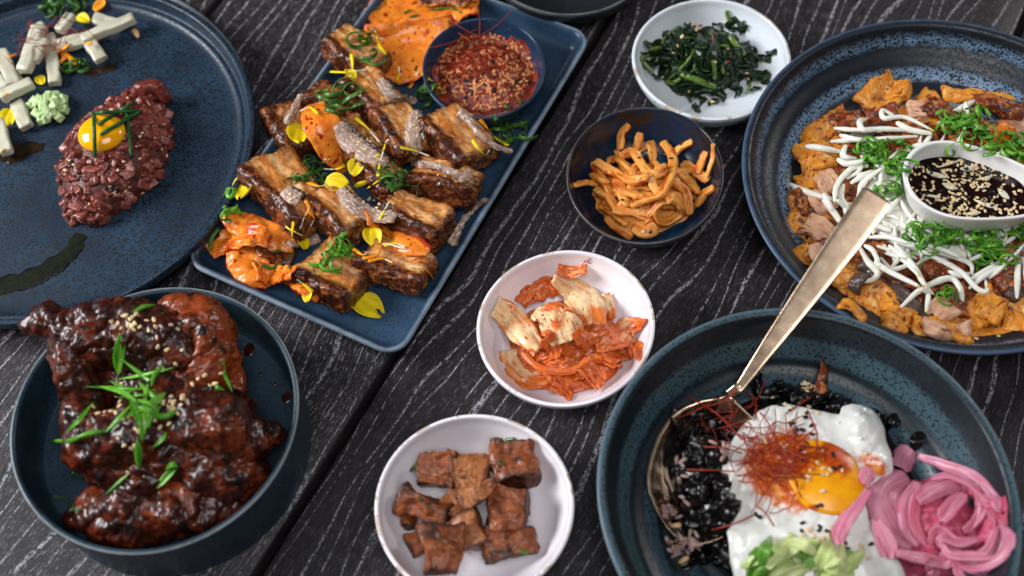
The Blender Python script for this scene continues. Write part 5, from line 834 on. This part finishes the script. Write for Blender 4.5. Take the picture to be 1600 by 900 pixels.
SPB = [[(270, 110), (330, 190), (370, 240)], [(450, 340), (500, 410), (545, 480), (520, 520), (480, 525)], [(570, 220), (700, 290), (760, 320)], [(550, 270), (650, 310), (830, 370), (1000, 430), (1020, 490)], [(690, 340), (850, 400), (960, 480), (1040, 570), (1100, 560), (1085, 510)], [(660, 655), (760, 570), (900, 510), (960, 560), (970, 690)], [(640, 340), (720, 450), (780, 530), (830, 590)], [(530, 420), (600, 480), (760, 550)], [(560, 400), (620, 450), (690, 450), (700, 420)], [(480, 340), (520, 380), (560, 450)], [(1250, 390), (1250, 500), (1245, 610)], [(1000, 560), (1080, 500), (1200, 420), (1286, 330)], [(1000, 520), (1100, 460), (1200, 400)], [(760, 560), (790, 600), (790, 680)], [(980, 430), (1080, 390), (1180, 330), (1286, 260)], [(600, 340), (680, 380), (730, 400)], [(740, 330), (860, 360), (960, 400)], [(900, 470), (960, 500), (1010, 480)], [(1100, 510), (1150, 470), (1180, 440)], [(1080, 300), (1200, 250), (1286, 230)], [(660, 230), (700, 260), (760, 300)], [(500, 300), (600, 300), (700, 330)], [(1270, 400), (1280, 450), (1286, 520)], [(470, 250), (540, 240), (620, 270)], [(580, 380), (660, 420), (760, 500)]]
for i, l in enumerate([pz(q) for q in SPA] + [qz(q) for q in SPB]):
    x, y = l[0]; sprout(l, 'thick white bean sprout ' + ('reaching over the left pancake edge' if x < 1290 else 'behind the sauce bowl' if y < 220 and x > 1400 else 'in the upper left of the tangle' if y < 260 else 'left of the spoon handle end' if x < 1370 and y < 400 else 'lying across the pancake below the sauce bowl'), 'bean sprouts ' + ('left' if x < 1290 else 'behind' if y < 220 and x > 1400 else 'upper' if y < 260 else 'handle' if x < 1370 and y < 400 else 'front'), .22, .205)
for cx, cy, k, r, sp_, lab in [(1372, 245, 22, .55, 17, 'left of the sauce bowl'), (1400, 262, 8, .5, 8, 'left of the sauce bowl'), (1500, 203, 14, .6, 18, 'behind the sauce bowl'), (1545, 222, 16, .55, 16, 'behind the sauce bowl'), (1590, 235, 14, .6, 14, 'at the right edge behind the sauce bowl'), (1448, 372, 16, .6, 16, 'in front of the sauce bowl'), (1482, 372, 12, .55, 12, 'in front of the sauce bowl'), (1545, 392, 24, .6, 17, 'in the large clump at the lower right of the sauce bowl'), (1590, 355, 12, .5, 12, 'at the right edge beside the sauce bowl'), (1480, 460, 5, .5, 6, 'alone on the front pancake filling'), (1392, 300, 8, .5, 8, 'left of the sauce bowl')]:
    for _ in range(k): scurl(cx + RS.normal() * sp_, cy + RS.normal() * sp_ * .7, r * RS.uniform(.6, 1.25), RS.uniform(.6, 1.6), 'pan', 'scal', 'bright green scallion curl ' + lab, 'scallion curls ' + lab, lift=.25, w=.13, tilt=.8, stretch=RS.uniform(0, 1))
for x, y in qz([(560, 470), (380, 440), (1040, 800), (1155, 790), (190, 375), (405, 325), (790, 540), (910, 330), (870, 265), (765, 225)]): seeds('sesame_seed', [(x, y, 1, 1)], 'pan', 'pale sesame seed scattered on the pancake', 'sesame seeds on the pancake')
# sauce in the oval bowl
t = np.linspace(0, 2 * np.pi, 96, endpoint=False); cS, fS = fourier_rim(SB, 5.8, tuple(P(1515, 284, 5.8)[:2]), 2, .01, True); rr = fS(t) * .87
rad = np.array([0.01, .3, .6, .8, .93, 1]); V = np.array([[cS[0] + r * a * math.cos(b), cS[1] + r * a * math.sin(b), 4.75 + .05 * (r > .95)] for r in rad for a, b in zip(rr, t)]); put('soy_sauce', V, gridF(6, 96, False, True), M_['soy'], label='dark soy sauce filling the white oval bowl', cat='sauce', dish='soy')
for i, (a, b, w) in enumerate([((835, 700), (930, 725), 26), ((905, 750), (975, 775), 30), ((890, 680), (985, 650), 10), ((990, 690), (1050, 680), 26), ((1050, 825), (1150, 860), 22), ((1150, 770), (1200, 820), 30), ((820, 800), (900, 812), 12), ((1010, 885), (1075, 878), 20), ((1080, 735), (1120, 720), 22), ((1060, 770), (1120, 755), 16)]):
    a, b = pz([a, b]); C = seat([a, ((a[0] + b[0]) / 2, (a[1] + b[1]) / 2 + 1), b], 'soy', [.02, .1, .03]); k = cmpx(*a, 5); V, F, uv, q = ribbon(C, [.03, w / 2.8 * k * .5, w / 2.8 * k * .5, .04], .1, nu=16, nv=7, curl=-.3)
    put('scallion_slice', V, F, M_['garlic'], label='pale scallion slice floating in the soy sauce', cat='scallion', group='scallion slices in the sauce', uvw=uv, attrs={'m': np.abs(q[:, 1]) * .5}, dish='soy')
def insoy(k, kind, lab, grp):
    n_ = 0
    while n_ < k:
        a = RS.uniform(0, 6.28); r_ = math.sqrt(RS.uniform(0, 1)); R1 = float(fS(np.array([a]))[0]) * .83 * r_; x, y = cS[0] + R1 * math.cos(a), cS[1] + R1 * math.sin(a)
        z, nn = drop(x, y, 'soy'); n_ += 1
        if pn(np.array([[x * .7, y * .7, 3 if kind[0] == 's' else 9]]))[0] < -.22: continue
        seed_at(kind, (x, y, z + .02), nn, lab, grp, sc_=.85)
insoy(62, 'sesame_seed', 'pale sesame seed floating on the soy sauce', 'sesame seeds on the soy sauce'); insoy(170, 'black_sesame_seed', 'black sesame seed floating on the soy sauce', 'black seeds on the soy sauce')
Vq, Fq, Qq = rbox(1, 1, 1, 1, 2); Vq = unit(Qq) * [.15, .09, .05]; many = []
while len(many) < 230:
    a = RS.uniform(0, 6.28); R1 = float(fS(np.array([a]))[0]) * .82 * math.sqrt(RS.uniform(0, 1)); x, y = cS[0] + R1 * math.cos(a), cS[1] + R1 * math.sin(a); z, nn = drop(x, y, 'soy'); b = RS.uniform(0, 6.28)
    many.append((np.c_[Vq[:, 0] * math.cos(b) - Vq[:, 1] * math.sin(b), Vq[:, 0] * math.sin(b) + Vq[:, 1] * math.cos(b), Vq[:, 2]] + [x, y, z + .015], Fq))
V, F = join(many); put('sesame_seeds', V, F, M_['seed'], label='pale sesame seeds crowded over the soy sauce surface', cat='seeds', kind='stuff')
# ================================================================ rice bowl
for v_ in list(spoon.children):
    me_ = v_.data; reg('bib', np.array([np.array(q.co) / S + ORI[spoon.name] for q in me_.vertices]), np.array([list(q.vertices)[:3] for q in me_.polygons] + [[q.vertices[0], q.vertices[2], q.vertices[3]] for q in me_.polygons if len(q.vertices) == 4]))
V, F = mound((1262, 770), 185, 155, 1.9, 'bib', z0=1.05, seed=21, jag=.32, js=.8, base=2.2, nr=50, nt=190, edge=.1, pw=2.4)
put('black_sauced_rice', V, F, M_['black'], label='glossy black sauced rice and greens covering the floor of the wide bowl', cat='rice', dish='bib')
V, F = mound((1100, 745), 58, 90, 1.5, 'bib', seed=23, jag=.35, js=1.2, base=3., nr=34, nt=110, edge=.08, pw=2.2, z0=2.1, ang=17)
put('black_rice_in_spoon', V, F, M_['black'], label='glossy black sauced rice filling the bowl of the long spoon', cat='rice', dish='bib')
for i in range(84):
    if i < 40: x, y = RS.uniform(1060, 1140), RS.uniform(650, 890)
    elif i < 72: t_ = RS.uniform(.13, 1); x, y = 1120 + 312 * t_, 600 + 88 * t_ ** 2 + RS.normal() * 5
    else: x, y = RS.uniform(1120, 1300), RS.uniform(870, 900)
    if x < 1060 and (y < 650 or y > 850): continue
    a = RS.uniform(0, 6.28); L = RS.uniform(30, 62) * (.6 if 40 <= i < 72 else 1); w = RS.uniform(18, 40) * (.6 if 40 <= i < 72 else 1); C = seat([(x - L / 2 * math.cos(a), y - L / 2 * math.sin(a)), (x, y), (x + L / 2 * math.cos(a), y + L / 2 * math.sin(a))], 'bib', [.0, .3, .05]); k = cmpx(x, y, 3)
    V, F, uv, q = ribbon(C, [w * k * .3, w * k * .5, w * k * .45, .05], .05, nu=14, nv=9, curl=RS.uniform(-.6, .6), ruf=.32, rs=1.3, seed=i, tilt=RS.uniform(-20, 20)); put('seaweed_piece', V, F, M_['black'], label='crumpled glossy black seaweed piece in the rice bowl', cat='seaweed', group='black seaweed pieces round the egg', uvw=uv, dish='bib')
V, F, uv = sweep(seat([(1278, 618), (1282, 596), (1278, 576)], 'bib', [.2, .9, 1.6]), [.4, .3, .05], .08, n=16, seg=8); put('chilli_leaf', V, F, M_['pcr'], label='dark red pointed leaf standing behind the fried egg', cat='leaf', uvw=uv)
def ricelump(cx, cy, sx, sy, k, lab, grp, sc_=1.):
    for _ in range(k): p, n = hit(cx + RS.normal() * sx, cy + RS.normal() * sy, 'bib', .1 + RS.uniform(0, .25)); seed_at('rice_grain', p, unit(n + RS.normal(size=3) * .6), lab, grp, 'rice grain', sc_)
ricelump(1072, 852, 10, 7, 46, 'pinkish brown rice grain in the clump by the spoon tip', 'rice grains by the spoon tip'); ricelump(1046, 800, 5, 9, 14, 'stained rice grain inside the spoon rim', 'rice grains in the spoon'); ricelump(1130, 700, 10, 8, 12, 'stained rice grain left of the egg', 'rice grains left of the egg')
ricelump(1060, 775, 12, 40, 10, 'stained rice grain scattered in the black sauce', 'scattered rice grains')
for x, y in [(1052, 858), (1068, 876), (1056, 822)]: p, n = hit(x, y, 'bib', .12); seed_at('pine_nut', p, n, 'pale pine nut lying near the spoon tip', 'pine nuts near the spoon tip', 'nut', .8)
seeds('sesame_seed', [(1258, 603, 4, 7), (1268, 606, 4, 4)], 'bib', 'pale sesame seed behind the egg', 'sesame seeds behind the egg')
# egg white: outline in pixels, laid as one soft sheet with depth
EO = [(1232, 618), (1262, 626), (1300, 634), (1318, 636), (1322, 624), (1345, 620), (1372, 630), (1388, 655), (1392, 678), (1400, 700), (1402, 730), (1396, 780), (1405, 850), (1425, 900), (1400, 935), (1300, 945), (1215, 930), (1160, 905), (1145, 870), (1140, 838), (1130, 795), (1127, 750), (1133, 710), (1148, 678), (1168, 650), (1196, 628)]
Zc = 3.9; Eo = np.array([P(x, y, Zc) for x, y in EO]); t = np.linspace(0, 1, 181)[:-1]; Eo = catmull(np.vstack([Eo, Eo[:1]]), 181)[:-1]; ce = P(1268, 772, Zc); nr = 46; rads = np.linspace(0.01, 1, nr)
X = ce[:2] + rads[:, None, None] * (Eo - ce)[None, :, :2]; base = np.array([drop(x, y, 'bib')[0] for x, y in X.reshape(-1, 2)]).reshape(X.shape[:2]); base = np.clip(base, 2.3, 4.2); base = sum(np.roll(np.roll(np.pad(base, ((4, 4), (0, 0)), mode='edge'), a_, 0), b_, 1)[4:-4] for a_ in range(-4, 5, 2) for b_ in range(-8, 9, 4)) / 25
bs_ = base.mean(1).max(); sm_ = .75 * bs_ + .25 * base; yk = P(1296, 745, 4.2); dY = np.hypot(X[..., 0] - yk[0] - .1, (X[..., 1] - yk[1]) * 1.0) 
top_ = sm_ + .52 + (.08 + .1 * rads[:, None]) * fbm(np.dstack([X, 0 * base]).reshape(-1, 3), .8, 3, 4).reshape(base.shape) * 1.6 + .28 * np.exp(-(dY / 2.2) ** 2); bb = P(1350, 655, 4); top_ += .45 * np.exp(-((X[..., 0] - bb[0]) ** 2 + (X[..., 1] - bb[1]) ** 2) / .9)
edge = np.sqrt(np.clip(1 - rads[:, None] ** 5, 0, 1)); Z = base + .1 + (top_ - base - .1) * (.35 + .65 * edge); Vt = np.dstack([X, Z]).reshape(-1, 3)
Vb = np.dstack([ce[:2] + rads[:, None, None] * (Eo - ce)[None, :, :2] * .985, base - .05]).reshape(-1, 3); Ft = gridF(nr, 180, False, True); k = len(Vt); ring = np.arange((nr - 1) * 180, nr * 180); r2 = np.roll(ring, -1)
V = np.vstack([Vt, Vb]); F = np.vstack([Ft, Ft[:, ::-1] + k, np.stack([ring, ring + k, r2 + k, r2], 1)])
def near(V, x, y, r, z=4.2): c = P(x, y, z); return np.exp(-((V[:, 0] - c[0]) ** 2 + (V[:, 1] - c[1]) ** 2) / r ** 2)
mE = np.clip(near(V, 1215, 725, 2.4) * 1.0 + near(V, 1375, 725, .9) * .8 + near(V, 1250, 770, 1.2) * .5 + near(V, 1345, 705, .8) * .4 + near(V, 1250, 690, 1.2) * .5, 0, 1)
egg = put('fried_egg', V, F, M_['eggw'], label='soft fried egg with chilli threads and seeds lying on the black rice', cat='fried egg', attrs={'m': mE}, dish='bib')
p = hit(1290, 745, 'bib')[0]; V, F, Q = rbox(1, 1, 1, 1, 22); V = unit(Q) * [2.05, 2.35, .46]; V[:, :2] *= 1 + .06 * pn(unit(Q) * 2)[:, None]; a_ = .5; V[:, :2] = V[:, :2] @ np.array([[math.cos(a_), math.sin(a_)], [-math.sin(a_), math.cos(a_)]]); V = V + p - [0, 0, .12]
child('yolk', V, F, M_['yolk'], egg, attrs={'m': np.clip(near(V, 1310, 700, .8, 4.8) * 1.1 + near(V, 1245, 710, 1.5, 4.8) * .9 + near(V, 1275, 788, .35, 4.8) + near(V, 1320, 725, .8, 4.8) * .6, 0, 1)}, dish='bib')
for x, y, r in [(1340, 648, .2), (1345, 685, .12), (1310, 660, .1), (1352, 640, .12), (1205, 860, .14)]:
    p, n = hit(x, y, 'bib'); V, F, Q = rbox(1, 1, 1, 1, 6); V = unit(Q) * [r, r, .09]; child('bubble', V + p, F, M_['eggw'], egg, attrs={'m': .3 + 0 * V[:, 0]})
for _ in range(88):
    x, y = (1208 + RS.normal() * 31, 712 + RS.normal() * 25) if _ < 76 else (1140 + RS.normal() * 18, 665 + RS.normal() * 20)
    p, n = hit(x, y, 'bib', .12); thread(p, RS.uniform(1.6, 3.6), 'bib', 'red brown chilli thread tangled over the fried egg', 'chilli threads over the fried egg', arch=.4, r=.03, bendy=.8)
for a, b in [((1075, 622), (1140, 665)), ((1090, 640), (1150, 612)), ((1120, 650), (1160, 690)), ((1070, 735), (1150, 738)), ((1100, 700), (1160, 710)), ((1170, 640), (1195, 596)), ((1165, 612), (1180, 660)), ((1180, 640), (1215, 690)), ((1225, 650), (1295, 612)), ((1180, 805), (1110, 830)), ((1260, 640), (1275, 720)), ((1180, 790), (1210, 825)), ((1060, 655), (1110, 632))]:
    C = seat([a, ((a[0] + b[0]) / 2 + RS.normal() * 4, (a[1] + b[1]) / 2 + RS.normal() * 4), b], 'bib', [.15, .5, .15]); V, F, uv = sweep(C, .045, n=20, seg=6); put('chilli_thread', V, F, M_['thread'], label='long thicker chilli thread crossing from egg onto black rice', cat='chilli thread', group='long chilli threads beside the egg', uvw=uv)
seeds('black_sesame_seed', [(1247, 665, 12, 10), (1225, 640, 10, 3), (1255, 700, 16, 6), (1270, 820, 22, 8), (1330, 860, 16, 7), (1310, 735, 10, 2), (1190, 800, 8, 2)], 'bib', 'black sesame seed on the fried egg', 'black seeds on the fried egg', sc_=1.1)
seeds('sesame_seed', [(1240, 640, 18, 7), (1265, 720, 28, 10), (1290, 735, 16, 7), (1275, 835, 14, 10), (1330, 850, 16, 6), (1200, 700, 20, 4)], 'bib', 'toasted sesame seed on the fried egg', 'toasted seeds on the fried egg', sc_=1.05)
for i in range(40):
    x = RS.uniform(1165, 1335); y = RS.uniform(866, 912) - 14 * (1 - abs(x - 1240) / 90); a = RS.choice([-.75, -.5, -1.2, .6]) + RS.normal() * .25; L = RS.uniform(30, 70); pts = [(x - L / 2 * math.cos(a), y - L / 2 * math.sin(a)), (x, y - 3), (x + L / 2 * math.cos(a), y + L / 2 * math.sin(a))]
    C = seat(pts, 'bib', [.1, .35, .15]); V, F, uv, q = ribbon(C, [.14, .38, .34, .08], .07, nu=18, nv=7, curl=RS.uniform(-.4, .4), ruf=.12, seed=i, tilt=RS.uniform(-50, 50)); put('cabbage_shred', V, F, M_['lett'], label='pale green cabbage shred at the bottom edge of the egg', cat='cabbage', group='pale cabbage shreds on the egg', uvw=uv, attrs={'m': np.full(len(V), RS.choice([0, 0, 0, 0, .7]))}, dish='bib')
oz = lambda l: zc(l, 1250, 600, 3.)
V, F = mound((1462, 815), 88, 72, 2.2, 'bib', seed=31, jag=.3, js=1.3, base=3.2); put('onion_heap_core', V, F, M_['onion'], label='packed inside of the pink pickled onion tangle', cat='onion', attrs={'m': .6 + 0 * V[:, 0]}, dish='bib')
ON = [([(310, 500), (240, 600), (180, 700), (180, 760)], 60, 'pale onion strip trailing over the egg white at the left'), ([(320, 470), (310, 430), (300, 480)], 50, 'onion tip pointing at the yolk'), ([(470, 400), (490, 350), (520, 310)], 90, 'translucent onion slice at the top of the tangle'), ([(540, 345), (650, 390), (800, 440), (900, 530), (930, 590)], 44, 'long onion band arching over the top right'),
      ([(350, 640), (380, 720), (400, 820)], 66, 'onion strip hanging down at the left front'), ([(430, 770), (540, 800), (640, 830), (720, 820)], 60, 'onion strip along the near side'), ([(590, 830), (610, 880), (600, 930)], 50, 'onion strip running out at the bottom edge'), ([(700, 850), (740, 900), (760, 940)], 44, 'onion strip at the lower right bottom edge'),
      ([(470, 420), (400, 480), (380, 580), (430, 700), (500, 760)], 150, 'broad outer onion slice facing the egg'), ([(560, 470), (520, 560), (510, 680), (560, 760)], 90, 'broad slice just inside the outer one'), ([(930, 640), (970, 720), (940, 820), (850, 870), (740, 860), (650, 800)], 46, 'outermost onion ring round the right side'), ([(900, 600), (920, 680), (880, 780), (800, 830), (700, 800), (640, 720)], 42, 'second onion ring inside the outermost'),
      ([(640, 640), (700, 580), (770, 530)], 60, 'straight onion strip in the centre of the tangle'), ([(800, 480), (830, 560), (820, 640), (760, 700)], 46, 'onion ring curving down right of centre'), ([(620, 440), (700, 440), (790, 480), (850, 560)], 44, 'inner onion band at the top'), ([(600, 760), (640, 700), (720, 760), (830, 740)], 50, 'curled onion strip low in the centre'), ([(560, 560), (620, 500), (720, 470)], 70, 'onion slice bridging the upper centre'), ([(830, 540), (900, 570), (930, 600)], 50, 'onion end at the far right tip')]
ON = ON + [([(x + RS.normal() * 14 + 8, y + RS.normal() * 14 + 6) for x, y in pts], w * .8, lab.replace('onion', 'inner onion', 1) if 'onion' in lab else 'inner ' + lab) for pts, w, lab in ON[4:]]
for i, (pts, w, lab) in enumerate(ON):
    C = seat(oz(pts), 'bib', .35 if w < 80 else .25); C[1:-1, 2] = .6 * C[1:-1, 2] + .2 * (C[:-2, 2] + C[2:, 2]); k = cmpx(1460, 800, 4); wc = w / 3. * k / 2 * 1.3; V, F, uv, q = ribbon(C, [wc * .6, wc, wc * 1.05, wc, wc * .5], .04, nu=44, nv=11, curl=-.12 if w < 80 else -.3, ruf=.16, rs=.9, pleat=.03, pf=6, seed=i, tilt=RS.uniform(5, 50) * (1 if i % 3 else -1) if w < 80 else RS.uniform(-15, 15))
    put('pickled_onion_strip', V, F, M_['onion'], label='pink pickled ' + lab, cat='onion strip', group='pink pickled onion strips', uvw=uv, attrs={'m': np.abs(q[:, 1]) ** 3 * .55 + .25 * pn(V * .6)}, dish='bib')
# ---------------------------------------------------------------- labels by place, for small sets of look-alikes
ORD = ['leftmost', 'second from left', 'third from left', 'fourth from left', 'fifth from left', 'sixth from left', 'seventh from left', 'eighth from left', 'ninth from left', 'tenth from left', 'eleventh from left', 'twelfth from left', 'thirteenth from left', 'fourteenth from left', 'fifteenth from left', 'sixteenth from left']
bylab = {}
for o in sc.objects:
    if o.get('label') and o.parent is None: bylab.setdefault(o['label'], []).append(o)
def px_of(o):
    d = np.array(o.location) / S - CAM; return (d @ CX) / (d @ FW)
for lab, os_ in bylab.items():
    if 1 < len(os_) <= 16 and not any(w in os_[0].name for w in ('seed', 'speck', 'grain', 'thread')):
        os_.sort(key=px_of)
        for i, o in enumerate(os_):
            e = 'rightmost' if i == len(os_) - 1 else ORD[i]; o['label'] = ' '.join(lab.split()[:12]) + ', ' + e
